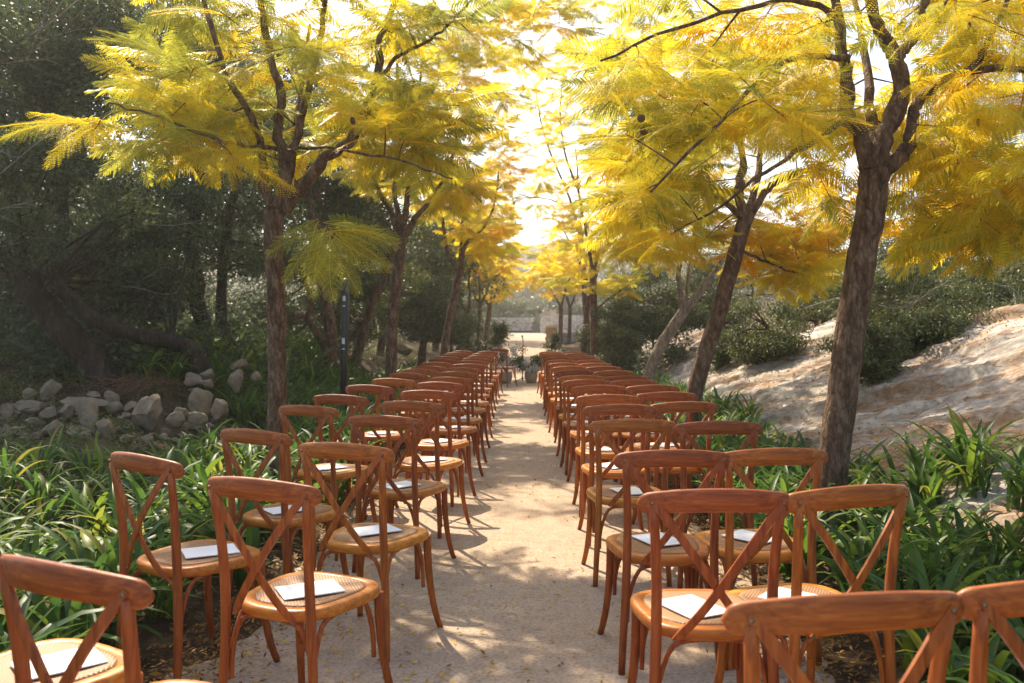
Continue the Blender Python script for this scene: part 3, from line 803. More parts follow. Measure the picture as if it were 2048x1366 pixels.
yellow_tree(12, 'slanting brown tree behind the dark upright one on the slope side', L(Z, (1163, 760), (1167, 690), (1176, 610), (1182, 570)), .09, .06, rand_limbs(at(1182, 570, Z), .06, 3, 121, 1.1, 1.6), [(at(1150, 520, Z), (1.2, 1.0, .7), 1)], 18, .78, 0, pods=10)
for k, (u, Zz, cu, cv, lab) in enumerate(((1120, 31, 1105, 550, 'slim yellow tree forked low in front of the stone pillar'), (1138, 33, 1120, 530, 'slim yellow tree right behind the stone pillar'))):
    yellow_tree(13 + k, lab.replace('right ', ''), L(Zz, (u, 720), (u + 1, 660), (u + 2, 610)), .085, .07, rand_limbs(at(u + 2, 610, Zz), .06, 3, 130 + k), [(at(cu, cv, Zz), (1.2, 1.2, .85), 1)], 34, .82, 0, pods=6)
# almost bare tree standing far behind, against the white sky
Z = 27
yellow_tree(15, 'almost bare grey tree with hanging pods against the white sky', L(Z, (1178, 700), (1170, 600), (1165, 520), (1160, 470)), .10, .08,
    [(L(Z, (1160, 475), (1140, 400), (1110, 330), (1085, 260), (1070, 170)), .05, .015), (L(Z, (1160, 475), (1160, 400), (1130, 310), (1120, 220), (1130, 130)), .05, .014),
     (L(Z, (1162, 475), (1200, 400), (1230, 330), (1225, 240), (1240, 150)), .04, .012), (L(Z, (1150, 430), (1100, 400), (1040, 390), (1000, 350)), .025, .01)],
    [(at(1100, 300, Z), (2.6, 1.4, 3.4), 1)], 40, .86, 0, pods=40, fscale=.8)

# ------------------------------------------------------------------ leafy masses: one leaf quad per leaf
def leaf_cloud(clumps, n, size, seed, flat=.35, aspect=.45):
    """clumps: (centre, radii). n leaves spread over them, denser towards each clump's skin"""
    rs = np.random.default_rng(seed)
    w = np.array([r[0] * r[1] + r[1] * r[2] + r[0] * r[2] for _, r in clumps]); w = w / w.sum()
    idx = rs.choice(len(clumps), n, p=w)
    cc = np.array([c for c, _ in clumps], np.float32)[idx]; rr = np.array([r for _, r in clumps], np.float32)[idx]
    d = rs.normal(size=(n, 3)); d /= np.linalg.norm(d, axis=1, keepdims=True)
    rad = rs.uniform(.35, 1.0, n) ** .55
    P = cc + rr * d * rad[:, None]
    P += rs.normal(size=(n, 3)) * .03
    nrm = d * .6 + rs.normal(size=(n, 3)) * .7 + np.array([0, 0, flat]); nrm /= np.linalg.norm(nrm, axis=1, keepdims=True)
    a = np.cross(nrm, rs.normal(size=(n, 3))); a /= np.linalg.norm(a, axis=1, keepdims=True); b = np.cross(nrm, a)
    s = (size * rs.uniform(.6, 1.3, n))[:, None]
    V = np.stack([P - a * s * .5, P + b * s * aspect * .5, P + a * s * .5 + nrm * s * .1, P - b * s * aspect * .5], 1).reshape(-1, 3)
    F = np.arange(n * 4).reshape(-1, 4)
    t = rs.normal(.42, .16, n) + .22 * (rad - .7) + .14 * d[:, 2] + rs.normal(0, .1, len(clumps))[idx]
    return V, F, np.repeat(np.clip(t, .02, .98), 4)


def sub_clumps(center, radii, n, seed, k=.38):
    rs = np.random.default_rng(seed); out = []
    for _ in range(n):
        d = rs.normal(size=3); d /= np.linalg.norm(d); q = rs.uniform(.35, .95)
        c = np.array(center) + np.array(radii) * d * q; s = k * rs.uniform(.6, 1.2)
        out.append((tuple(c), tuple(np.array(radii) * s * np.array([1, 1, .8]))))
    return out


def wood_tree(seed, name, label, cat, base, trunks, crowns, nleaf, size, mat, barkm, group=None, nsub=14, bare=0):
    """base: ground point; trunks: [(points, r0, r1)]; crowns: [(centre, radii)]"""
    rs = random.Random(seed); base = Vector(base)
    root = link(name, None, None, base); tag(root, label, cat, group)
    rel = lambda P: [Vector(p) - base for p in P]; ends = []
    for k, (P, r0, r1) in enumerate(trunks):
        Q = smooth_line(P, 5)
        for i in range(1, len(Q) - 1): Q[i] += Vector((rs.uniform(-1, 1), rs.uniform(-1, 1), rs.uniform(-1, 1))) * r0 * .18
        mb = MB(); mb.tube(rel(Q), knobbly(Q, r0, r1, rs, .1), 10); mb.build('trunk' if k == 0 else 'limb', barkm, root); ends += Q[len(Q) // 3:]
    cl = []
    for c, r in crowns: cl += sub_clumps(c, r, nsub, rs.randint(0, 9999))
    mb = MB()
    for c, r in cl:                                        # a branch out to every clump
        c = Vector(c); a = min(ends, key=lambda q: (q - c).length) if ends else base
        mid = a.lerp(c, .5) + Vector((rs.uniform(-1, 1), rs.uniform(-1, 1), rs.uniform(-.3, .8))) * .15
        mb.tube(rel(bez([a, mid, c], 5)), [.022 - .003 * i for i in range(6)], 5)
        for _ in range(2):
            e = c + Vector((rs.uniform(-1, 1) * r[0], rs.uniform(-1, 1) * r[1], rs.uniform(-1, 1) * r[2])); mb.tube(rel([c, c.lerp(e, .5) + Vector((0, 0, .03)), e]), [.009, .006, .003], 4)
    mb.build('branches', barkm, root)['kind'] = 'stuff'
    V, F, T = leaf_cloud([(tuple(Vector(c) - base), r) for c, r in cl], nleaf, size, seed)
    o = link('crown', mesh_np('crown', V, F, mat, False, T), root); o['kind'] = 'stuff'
    if bare:
        mb = MB()
        for _ in range(bare):
            c, r = rs.choice(crowns); c = Vector(c)
            a = c + Vector((rs.uniform(-1, .4) * r[0], -rs.uniform(.3, 1.0) * r[1], rs.uniform(-1, .3) * r[2]))
            d = Vector((rs.uniform(.4, 1), rs.uniform(-.4, .2), rs.uniform(-.15, .55))).normalized() * rs.uniform(.5, 1.2)
            Q = bez([a, a + d * .35 + Vector((0, 0, rs.uniform(-.2, .2))), a + d * .7 + Vector((0, 0, rs.uniform(-.2, .25))), a + d], 6); mb.tube(rel(Q), [.008 - .001 * i for i in range(7)], 4)
            for q in Q[2:5]:
                e = q + (d.normalized() + Vector((rs.uniform(-.5, .5), rs.uniform(-.5, .5), rs.uniform(-.5, .7)))).normalized() * rs.uniform(.15, .5); mb.tube(rel([q, e]), [.004, .0015], 3)
        mb.build('bare_twigs', M['twig'], root)['kind'] = 'stuff'
    return root


def g3(x, y, dz=0): return Vector((x, y, tz(x, y) + dz))


GW = 'dark evergreen trees of the woodland'
b0 = at(205, 760, 9.6)
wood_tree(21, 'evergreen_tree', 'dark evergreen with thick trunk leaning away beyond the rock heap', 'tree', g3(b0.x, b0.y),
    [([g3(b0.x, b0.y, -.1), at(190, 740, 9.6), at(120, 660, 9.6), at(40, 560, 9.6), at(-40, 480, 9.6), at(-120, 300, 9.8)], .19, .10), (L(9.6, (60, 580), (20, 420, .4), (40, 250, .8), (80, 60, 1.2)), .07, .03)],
    [(at(60, 330, 9.3), (1.3, 1.1, 1.0)), (at(-80, 120, 9.5), (1.4, 1.2, 1.3)), (at(110, 60, 10.0), (1.3, 1.2, 1.1))], 42000, .062, M['dark_leaf'], M['bark_shaded'], GW, 16, 22)
b0 = at(400, 745, 10)
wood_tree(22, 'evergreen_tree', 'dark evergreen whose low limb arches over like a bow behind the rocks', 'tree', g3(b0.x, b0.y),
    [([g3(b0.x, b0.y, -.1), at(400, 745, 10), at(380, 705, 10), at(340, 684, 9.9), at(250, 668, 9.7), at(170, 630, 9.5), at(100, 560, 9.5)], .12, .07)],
    [(at(250, 480, 11), (1.3, 1.2, 1.0)), (at(150, 560, 11.8), (1.2, 1.0, .8))], 26000, .06, M['dark_leaf'], M['bark_shaded'], GW, 14, 10)
b0 = at(425, 730, 12)
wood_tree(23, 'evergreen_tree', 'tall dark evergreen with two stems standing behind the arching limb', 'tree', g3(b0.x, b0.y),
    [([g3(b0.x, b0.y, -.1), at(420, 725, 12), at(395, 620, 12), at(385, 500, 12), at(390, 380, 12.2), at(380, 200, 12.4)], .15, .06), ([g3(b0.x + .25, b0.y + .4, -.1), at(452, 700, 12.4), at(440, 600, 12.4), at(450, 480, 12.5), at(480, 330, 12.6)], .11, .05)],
    [(at(430, 440, 12.6), (1.5, 1.2, 1.1)), (at(330, 250, 13.0), (1.6, 1.3, 1.3)), (at(500, 230, 13.5), (1.6, 1.3, 1.3)), (at(270, 30, 13.5), (1.7, 1.3, 1.2))], 56000, .066, M['dark_leaf'], M['bark_shaded'], GW, 15)
b0 = at(120, 720, 13)
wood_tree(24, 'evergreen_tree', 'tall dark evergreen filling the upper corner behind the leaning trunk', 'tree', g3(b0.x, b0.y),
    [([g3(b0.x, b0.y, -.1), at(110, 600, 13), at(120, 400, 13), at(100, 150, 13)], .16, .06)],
    [(at(60, 600, 13.2), (1.5, 1.2, .9)), (at(80, 380, 13.5), (1.7, 1.3, 1.3)), (at(150, 120, 13.5), (1.8, 1.4, 1.5)), (at(20, -60, 13.5), (1.8, 1.4, 1.2))], 52000, .07, M['dark_leaf'], M['bark_shaded'], GW, 14)
b0 = at(655, 735, 15)
wood_tree(25, 'evergreen_tree', 'grey-stemmed evergreen with twin trunks behind the black post', 'tree', g3(b0.x, b0.y),
    [([g3(b0.x, b0.y, -.1), at(660, 700, 15), at(655, 620, 15), at(640, 540, 15), at(620, 400, 15.2)], .14, .06), (L(15, (655, 705), (630, 660), (615, 640), (618, 600), (600, 520)), .07, .03)],
    [(at(600, 470, 15.5), (1.5, 1.2, 1.1)), (at(640, 330, 16), (1.6, 1.2, 1.2)), (at(560, 180, 16), (1.6, 1.2, 1.3)), (at(560, 640, 16.5), (1.4, 1.0, .7))], 50000, .075, M['dark_leaf'], M['bark'], GW, 14)
b0 = at(705, 720, 17)
wood_tree(26, 'evergreen_tree', 'olive-green tree with slanting trunk between the post and second yellow tree', 'tree', g3(b0.x, b0.y),
    [([g3(b0.x, b0.y, -.1), at(715, 700, 17), at(740, 620, 17), at(765, 560, 17), at(790, 470, 17.2)], .12, .05)],
    [(at(720, 520, 17.5), (1.5, 1.2, 1.1)), (at(700, 400, 18), (1.5, 1.2, 1.1)), (at(690, 620, 19), (1.3, 1.0, .7))], 34000, .075, M['scrub_leaf'], M['bark'], GW, 14)
for k, (u, v, Zz, r, nl, mt, lab) in enumerate((
        (840, 560, 22, (1.9, 1.4, 1.5), 26000, 'scrub_leaf', 'rounded olive-green tree behind the slanting third yellow tree'),
        (760, 470, 25, (2.4, 1.8, 1.9), 26000, 'scrub_leaf', 'broad olive-green tree rising behind the second yellow tree'),
        (870, 480, 30, (2.6, 2.0, 2.0), 22000, 'pale_leaf', 'pale grey-green tree beyond the woodland edge'),
        (1005, 622, 67, (2.4, 1.8, 1.2), 12000, 'scrub_leaf', 'low dark green tree just behind the lower far wall'),
        (915, 630, 38, (2.2, 1.6, 1.2), 14000, 'scrub_leaf', 'dark bush between the slim trunks before the far wall'))):
    c = at(u, v, Zz); gb = g3(c.x, c.y)
    wood_tree(40 + k, 'evergreen_tree', lab, 'tree', gb, [([gb - Vector((0, 0, .1)), gb.lerp(c, .5) + Vector((.1, 0, 0)), c], .13, .05)], [(c, r), (c + Vector((r[0] * .4, .3, -r[2] * .7)), (r[0] * .8, r[1], r[2] * .6))], nl, .09, M[mt], M['bark'], GW, 16)
# dark mass of undergrowth and woodland deeper in
cl = []
rs_ = random.Random(5)
for k in range(150):
    x = rs_.uniform(-14, -3.4); y = rs_.uniform(10, 34)
    if x > -4.2 and y < 13: continue
    if x > -3.6 - .02 * y and y > 20: continue
    h = rs_.uniform(.2, 1.0); cl.append(((x, y, tz(x, y) + h * .6), (rs_.uniform(.5, 1.0), rs_.uniform(.5, .9), h)))
for k in range(90):
    y = rs_.uniform(9.6, 13.5); x = rs_.uniform(-.56, -.27) * y; h = rs_.uniform(.1, .42); cl.append(((x, y, tz(x, y) + h * .5), (rs_.uniform(.2, .5), rs_.uniform(.2, .4), h)))
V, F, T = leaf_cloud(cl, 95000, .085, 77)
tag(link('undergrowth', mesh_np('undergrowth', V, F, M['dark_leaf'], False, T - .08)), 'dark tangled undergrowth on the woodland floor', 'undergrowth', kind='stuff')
cl = []
for k in range(110):
    x = rs_.uniform(-26, -7); y = rs_.uniform(17, 40)
    if x > -9 and y < 20: continue
    cl.append(((x, y, tz(x, y) + rs_.uniform(.8, 7.2)), (rs_.uniform(.9, 1.9), rs_.uniform(.9, 1.6), rs_.uniform(.8, 1.5))))
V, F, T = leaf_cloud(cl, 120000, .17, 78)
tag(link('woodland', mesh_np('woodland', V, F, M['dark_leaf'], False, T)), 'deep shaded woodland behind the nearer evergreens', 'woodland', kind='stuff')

# ------------------------------------------------------------------ shrubs on the rock slope
GS = 'evergreen shrubs on the rock slope'
SH = [(1850, 640, 10.4, (1.05, .9, .62), 26000, 'large rounded green shrub above the bare rock beside the nearest trunk'),
      (1745, 690, 9.6, (.42, .4, .38), 8000, 'small dark shrub tucked against the nearest trunk on the slope'),
      (1985, 560, 12.0, (1.3, 1.0, .85), 22000, 'dark green shrub at the frame edge behind the large rounded one'),
      (1780, 545, 13.2, (1.4, 1.1, .85), 22000, 'tall loose shrub rising behind the large rounded one'),
      (1540, 660, 13.6, (.80, .8, .50), 16000, 'dense dark shrub on the rock behind the leaning trunk'),
      (1450, 690, 14.5, (.42, .4, .30), 7000, 'small low shrub at the foot of the leaning trunk'),
      (1640, 600, 15.5, (1.2, 1.0, .75), 16000, 'dark shrub between the two nearest trunks higher on the slope'),
      (1310, 610, 19.5, (1.25, 1.0, .80), 18000, 'broad dark shrub above the pale rock behind the pale-barked tree'),
      (1240, 650, 18.6, (.62, .6, .55), 9000, 'grey-green shrub beside the dark upright trunk'),
      (1215, 655, 23.0, (.9, .8, .70), 9000, 'small far shrub behind the upright trunks on the slope side'),
      (1420, 590, 20.5, (1.2, 1.0, .8), 14000, 'dark shrub behind the pale-barked tree high on the slope'),
      (1900, 420, 16.5, (1.8, 1.4, 1.2), 16000, 'greyish tall scrub behind the yellow leaves on the slope'),
      (2040, 330, 19.0, (2.2, 1.6, 1.6), 14000, 'pale grey scrub high behind the yellow leaves at the frame edge'),
      (1650, 470, 20.0, (2.0, 1.5, 1.2), 14000, 'grey-green scrub on top of the slope behind the trunks'),
      (1500, 500, 25.0, (2.2, 1.6, 1.4), 12000, 'grey-green scrub far up the slope behind the leaning trunk'),
      (1930, 250, 25.0, (3.0, 2.0, 2.2), 16000, 'tall pale scrub high on the slope behind the yellow leaves'),
      (2130, 170, 27.0, (3.4, 2.0, 2.4), 16000, 'pale hazy scrub against the sky beyond the frame-edge limb'),
      (2035, 610, 11.2, (.7, .6, .45), 12000, 'rounded bright green shrub cut by the frame edge above the rock'),
      (1330, 540, 28.0, (2.2, 1.6, 1.3), 12000, 'far dark scrub at the top of the slope near the sky')]
for k, (u, v, Zz, r, nl, lab) in enumerate(SH):
    c = at(u, v, Zz); gb = g3(c.x, c.y); 
    P = [([gb - Vector((0, 0, .1)), gb.lerp(c, .6) + Vector((.05 * (-1) ** k, 0, 0)), c], .04, .015)]
    low = Vector((c.x, c.y, (gb.z + c.z) / 2)); 
    crs = [(c, r), (c + Vector((-r[0] * .35, -.2, -r[2] * .45)), (r[0] * .75, r[1] * .8, r[2] * .6)), (low, (r[0] * .85, r[1] * .8, max(.2, (c.z - gb.z) * .55)))]
    wood_tree(60 + k, 'shrub', lab, 'shrub', gb, P, crs, nl, .045 if Zz < 16 else .07, M['scrub_leaf'] if k not in (11, 12, 13, 14, 15, 16) else M['pale_leaf'], M['bark'], GS, 13, 5 if k in (0, 3) else 0)

# far hillside of pale scrub, bushes behind the walls
cl = []
for k in range(240):
    y = rs_.uniform(66, 120); x = rs_.uniform(-.55, .62) * y
    h = rs_.uniform(.7, 2.2); cl.append(((x, y, tz(x, y) + h * .5), (rs_.uniform(1.0, 2.6), rs_.uniform(1, 2), h)))
V, F, T = leaf_cloud(cl, 70000, .34, 79)
tag(link('hillside_scrub', mesh_np('hillside_scrub', V, F, M['pale_leaf'], False, T)), 'pale scrub covering the hillside behind the far walls', 'scrub', kind='stuff')
for k, (u, v, Zz, r, lab) in enumerate(((1040, 630, 70, (2.6, 2, 1.5), 'dark bush behind the wooden gate'), (1150, 600, 72, (3.2, 2, 2.2), 'pale olive tree behind the higher stone wall'), (960, 610, 72, (3.2, 2, 2.2), 'dark tree behind the lower stone wall'))):
    c = at(u, v, Zz); gb = g3(c.x, c.y)
    wood_tree(90 + k, 'bush', lab, 'bush', gb, [([gb, gb.lerp(c, .5), c], .12, .05)], [(c, r), (c - Vector((0, 0, r[2] * .7)), (r[0], r[1], r[2] * .7))], 9000, .22, M['pale_leaf'] if k == 1 else M['scrub_leaf'], M['bark'], None, 12)

# ------------------------------------------------------------------ strap-leaved plants
def strap_leaf(Ln, w, bend, twist, seed):
    rs = random.Random(seed); V = []; n = 7
    for i in range(n + 1):
        s = i / n
        ang = R(84) - bend * s ** 1.5
        if i == 0: p = Vector((0, 0, 0)); prev = ang
        else:
            p = p + Vector((math.cos((ang + prev) / 2), 0, math.sin((ang + prev) / 2))) * Ln / n; prev = ang
        ww = w * (0.55 + .45 * min(1, s * 3)) * (1 - max(0, (s - .55) / .45) ** 2.2) + .0015
        tw = twist * s
        side = Vector((0, math.cos(tw), math.sin(tw) * .6)); up = Vector((-math.sin(ang), 0, math.cos(ang)))
        V += [p - side * ww * .5 + up * ww * .16, p.copy(), p + side * ww * .5 + up * ww * .16]
    F = []
    for i in range(n):
        for j in (0, 1): F.append((i * 3 + j, i * 3 + j + 1, i * 3 + 4 + j, i * 3 + 3 + j))
    return np.array([tuple(v) for v in V], np.float32), np.array(F, np.int32)


SL = [strap_leaf(random.uniform(.48, .70), random.uniform(.034, .048), random.uniform(.7, 2.5), random.uniform(-.5, .5), k) for k in range(14)]
SL_ME = [mesh_np('strap_leaf', v, f, M['strap'], True, np.zeros(len(v))) for v, f in SL]


def clump_leaves(seed, n):
    rs = random.Random(seed); out = []; a0 = rs.uniform(0, 6.28)
    for i in range(n):
        az = a0 + i * 2.4 + rs.uniform(-.3, .3); q = rs.random()
        out.append((rs.randrange(14), Matrix.Translation((rs.gauss(0, .045), rs.gauss(0, .045), -.02)) @ Matrix.Rotation(az, 4, 'Z') @ Matrix.Rotation(rs.uniform(-.12, .45) * q, 4, 'Y') @ Matrix.Rotation(rs.gauss(0, .15), 4, 'X') @ Matrix.Scale(rs.uniform(.7, 1.12), 4),
                    min(.98, max(.05, rs.gauss(.45, .17) + (.45 if rs.random() < .09 else 0)))))
    return out


CL_ME = []; CL_NP = []
for k in range(6):
    Vs, Fs, Ts = [], [], []; off = 0
    for li, m, t in clump_leaves(300 + k, 26):
        v, f = SL[li]; mm = np.array(m, np.float32); Vs.append(v @ mm[:3, :3].T + mm[:3, 3]); Fs.append(f + off); off += len(v); Ts.append(np.full(len(v), t))
    CL_NP.append((np.concatenate(Vs), np.concatenate(Fs), np.concatenate(Ts)))
    CL_ME.append(mesh_np('strap_plant', np.concatenate(Vs), np.concatenate(Fs), M['strap'], True, np.concatenate(Ts)))


def scatter(n, x0, x1, y0, y1, seed, dmin, ok=lambda x, y: True, pts=None):
    rs = random.Random(seed); P = pts if pts is not None else []; out = []; t = 0
    while len(out) < n and t < n * 40:
        t += 1; x, y = rs.uniform(x0, x1), rs.uniform(y0, y1)
        if not ok(x, y) or any((x - a) ** 2 + (y - b) ** 2 < dmin * dmin for a, b in P): continue
        P.append((x, y)); out.append((x, y))
    return out


nleafobj = 0
for side in (-1, 1):
    if side < 0:
        lab = 'clump of arching green strap leaves in the bed on the woodland side'; grp = 'strap-leaved plants in the woodland-side bed'
        S = scatter(190, -3.6, -1.5, 1.1, 12.5, 31, .27, lambda x, y: x < -1.5 - (.0 if y > 4.5 else .12) and x > (-3.5 if y < 6.6 else -2.95 if y < 9 else -2.6))
        S += scatter(110, -3.0, -1.5, 11.6, 24, 32, .27) + scatter(150, -4.4, -2.2, 9.8, 17, 38, .26, lambda x, y: x < -2.6 or y > 11.6)
    else:
        lab = 'clump of arching green strap leaves in the bed below the rock slope'; grp = 'strap-leaved plants in the slope-side bed'
        S = scatter(118, 1.42, 3.1, 1.2, 10.5, 33, .24, lambda x, y: x < (2.9 if y < 6 else 2.75 - .05 * (y - 3)) and (x > 1.55 or y < 3.2 or y > 4.6))
        S += scatter(150, 1.4, 2.6, 9.5, 23, 34, .24)
    S.sort(key=lambda p: p[1])
    far = [p for p in S if p[1] > 11.2 or p[1] > 9.7 and abs(p[0]) > 2.6]; S = [p for p in S if p not in far]; Vs, Fs, Ts = [], [], []; off = 0
    for x, y in far:
        me = random.choice(CL_NP); an = random.uniform(0, 6.28); sc = random.uniform(.75, 1.05); c_, s_ = math.cos(an) * sc, math.sin(an) * sc
        v, f, t = me; v = v @ np.array([[c_, s_, 0], [-s_, c_, 0], [0, 0, sc]], np.float32) + np.array([x, y, tz(x, y)], np.float32); Vs.append(v); Fs.append(f + off); Ts.append(t); off += len(v)
    tag(link('strap_leaf_bed', mesh_np('strap_leaf_bed', np.concatenate(Vs), np.concatenate(Fs), M['strap'], True, np.concatenate(Ts))),
        'far end of the strap-leaved bed on the woodland side' if side < 0 else 'far end of the strap-leaved bed below the slope', 'plants', kind='stuff')
    for i, (x, y) in enumerate(S):
        rs = random.Random(1000 * (side + 3) + i); sc = rs.uniform(.8, 1.08) * (.76 if x < -2.5 and y > 4.4 else 1) if side < 0 else rs.uniform(.72, 1.0)
        z = tz(x, y)
        if side > 0 and x > 2.5: z = max(z, float(rock_z(np.array(x), np.array(y))))
        if .9 * y > abs(x) * 1.25 and y < 6.5 and nleafobj < 1250 and y > 1.5:
            root = link('strap_leaf_plant', None, None, (x, y, z), (0, 0, rs.uniform(0, 6.28))); root.scale = (sc, sc, sc)
            for li, m, t in clump_leaves(5000 + 100 * (side + 1) + i, 24):
                o = link('strap_leaf', SL_ME[li], root); o.matrix_basis = m; o['tint'] = t; nleafobj += 1
        else:
            root = link('strap_leaf_plant', rs.choice(CL_ME), None, (x, y, z), (0, 0, rs.uniform(0, 6.28))); root.scale = (sc, sc, sc)
        tag(root, lab, 'plant', grp)

# ------------------------------------------------------------------ rocks of the heap on the woodland side
def rock_mesh(seed, dims):
    bm = bmesh.new(); bmesh.ops.create_icosphere(bm, subdivisions=3, radius=1.0); rs = np.random.default_rng(seed)
    V = np.array([v.co[:] for v in bm.verts]); 
    for _ in range(7):                                          # knock planes off a ball
        d = rs.normal(size=3); d /= np.linalg.norm(d); h = rs.uniform(.38, .75); k = V @ d; over = np.maximum(k - h, 0); V -= over[:, None] * d * .92
    V *= 1 + .24 * fbm(V[:, 0] * 1.9 + seed, V[:, 1] * 1.6, V[:, 2] * 1.6, 4)[:, None]
    V *= np.array(dims)
    for v, c in zip(bm.verts, V): v.co = c
    me = bpy.data.meshes.new('rock'); bm.to_mesh(me); bm.free(); me.materials.append(M['boulder'])
    me.polygons.foreach_set('use_smooth', np.ones(len(me.polygons), bool)); auto_smooth(me, 32)
    return me


RK = [(318, 790, 74, 46, 'rounded pale boulder at the top of the heap below the leaning trunk', 86), (700, 0, 0, 0, '', 0)]
ROCKS = [  # u, v of the centre, width and height in photo pixels, label
    (90, 782, 44, 34, 'rounded boulder on top of the rock heap near the frame edge'),
    (50, 815, 52, 26, 'flat-topped oblong rock in the heap near the frame edge'),
    (92, 830, 32, 22, 'small oblong rock below the flat-topped one'),
    (126, 822, 30, 26, 'small shaded rock between the flat-topped rock and the tall white one'),
    (170, 842, 46, 74, 'tall white craggy rock standing upright in the heap'),
    (203, 862, 30, 46, 'blocky upright rock beside the tall white one'),
    (165, 808, 74, 30, 'long flat slab behind the tall white rock'),
    (216, 798, 26, 28, 'pointed rock behind the long flat slab'),
    (180, 792, 36, 14, 'thin flat stone on top of the slab'),
    (222, 818, 26, 20, 'small pale rock between slab and leaning rock'),
    (283, 826, 52, 66, 'big slanting rock with pointed top in the middle of the heap'),
    (258, 816, 28, 20, 'round stone beside the big slanting rock'),
    (354, 826, 32, 24, 'rounded stone right of the slanting rock'),
    (350, 842, 44, 26, 'low slab under the rounded stone'),
    (395, 800, 54, 56, 'large boulder with curved face below the arching limb'),
    (432, 818, 32, 40, 'square-edged block leaning on the large boulder'),
    (390, 838, 30, 34, 'narrow stone below the large boulder'),
    (380, 760, 32, 20, 'small round boulder above the large one'),
    (408, 752, 30, 20, 'pale boulder on top of the heap under the arching limb'),
    (412, 766, 28, 14, 'flat stone under the pale top boulder'),
    (470, 764, 28, 44, 'white streaked rock standing among the strap leaves'),
    (512, 754, 22, 16, 'little tan rock next to the nearest trunk'),
    (478, 730, 30, 16, 'pale stones behind the white streaked rock'),
    (97, 860, 44, 34, 'dark rounded rock low in the heap'),
    (24, 866, 36, 22, 'white pointed rock low at the frame edge'),
    (4, 862, 18, 20, 'white rock cut by the frame edge'),
    (8, 822, 22, 26, 'rock at the frame edge above the white ones'),
    (150, 866, 40, 18, 'low flat stone at the foot of the tall white rock'),
    (244, 832, 16, 14, 'fist-sized stone by the big slanting rock'),
    (236, 840, 14, 12, 'pebble-sized stone at the foot of the heap'),
    (50, 790, 26, 18, 'mossy stone between the top boulder and the oblong rock'),
    (800, 700, 34, 18, 'pale boulder in the grass behind the second yellow tree'),
    (1275, 700, 22, 18, 'pale boulder beside the path on the slope side'),
    (62, 848, 34, 16, 'half-buried stone under the oblong rock')]
for k, (u, v, w, h, lab) in enumerate(ROCKS):
    Zz = 9.6 - (v - 750) / 110 * 1.9 if u < 600 else 15.5
    if u > 1000: Zz = 24
    p = at(u, v, Zz); s = Zz / FPX
    d = (w * s * .64, w * s * .52, h * s * .68)
    o = link('rock', rock_mesh(400 + k, d), None, p, (random.uniform(-.25, .25), random.uniform(-.3, .3), random.uniform(-.6, .6)))
    tag(o, lab.replace(' right of ', ' next to '), 'rock', 'limestone rocks heaped below the woodland' if u < 600 else None)
# small rubble between the bigger rocks
Vs, Fs = [], []; off = 0; rs2 = random.Random(77)
small = []
for k in range(5):
    me = rock_mesh(700 + k, (1, .85, .7)); small.append((np.array([v.co[:] for v in me.vertices], np.float32), np.array([p.vertices[:] for p in me.polygons], np.int32))); bpy.data.meshes.remove(me)
for k in range(110):
    u = rs2.uniform(-20, 470); v = rs2.uniform(775, 878) - (60 if u > 350 else 0) * rs2.random(); Zz = 9.6 - (v - 750) / 110 * 1.9; p = at(u, v, Zz); a_, f_ = rs2.choice(small)
    m = np.array(Matrix.Rotation(rs2.uniform(0, 6), 3, 'Z') @ Matrix.Rotation(rs2.uniform(-.6, .6), 3, 'X'), np.float32) * rs2.uniform(.025, .075)
    Vs.append(a_ @ m.T + np.array((p.x, p.y, tz(p.x, p.y) + .03), np.float32)); Fs.append(f_ + off); off += len(a_)
tag(link('rubble', mesh_np('rubble', np.concatenate(Vs), np.concatenate(Fs), M['boulder'], True)), 'small stones and rubble strewn between the heaped rocks', 'rubble', kind='stuff')
# brown brush of dead twigs at the foot of the leaning trunk
mb = MB(); rs = random.Random(9); c = at(265, 775, 9.4)
for _ in range(420):
    a = Vector((rs.gauss(0, .28), rs.gauss(0, .2), rs.uniform(-.12, .10))); d = Vector((rs.uniform(-1, 1), rs.uniform(-1, .3), rs.uniform(-.5, .4))).normalized() * rs.uniform(.1, .3)
    mb.tube([a, a + d * .5 + Vector((0, 0, .02)), a + d], [.0035, .003, .001], 3)
o = link('dead_brush', mb.mesh('dead_brush', plain('dead_brush_brown', (.14, .07, .035), .9, 0, .4, 20), False), None, c); tag(o, 'heap of brown dead twigs at the foot of the leaning trunk', 'brush', kind='stuff')

# ------------------------------------------------------------------ black post with stickers
p = at(684, 745, 11.0); gb = g3(p.x, p.y); top = at(691, 560, 11.0)
root = link('post', None, None, gb); tag(root, 'slim black post with pale stickers beside the woodland bed', 'post')
mb = MB(); mb.tube([Vector((0, 0, -.1)), (top - gb) * .5, top - gb, top - gb + Vector((0, 0, .02))], [.046, .046, .046, .03], 14); mb.build('shaft', M['black'], root)
for v0, v1 in ((592, 602), (676, 688), (611, 613), (697, 699)):
    a = at(688, v0, 11.0); f_ = (a.z - gb.z) / (top.z - gb.z); q = (top - gb) * f_; hgt = (v1 - v0) / FPX * 11
    mb = MB(); V = []
    for k in range(6):
        an = R(-128 + 10 * k); V += [(q.x + .0475 * math.cos(an), q.y + .0475 * math.sin(an), q.z), (q.x + .0475 * math.cos(an), q.y + .0475 * math.sin(an), q.z - hgt)]
    mb.add(V, [(2 * k, 2 * k + 1, 2 * k + 3, 2 * k + 2) for k in range(5)]); mb.build('sticker', M['label'], root)

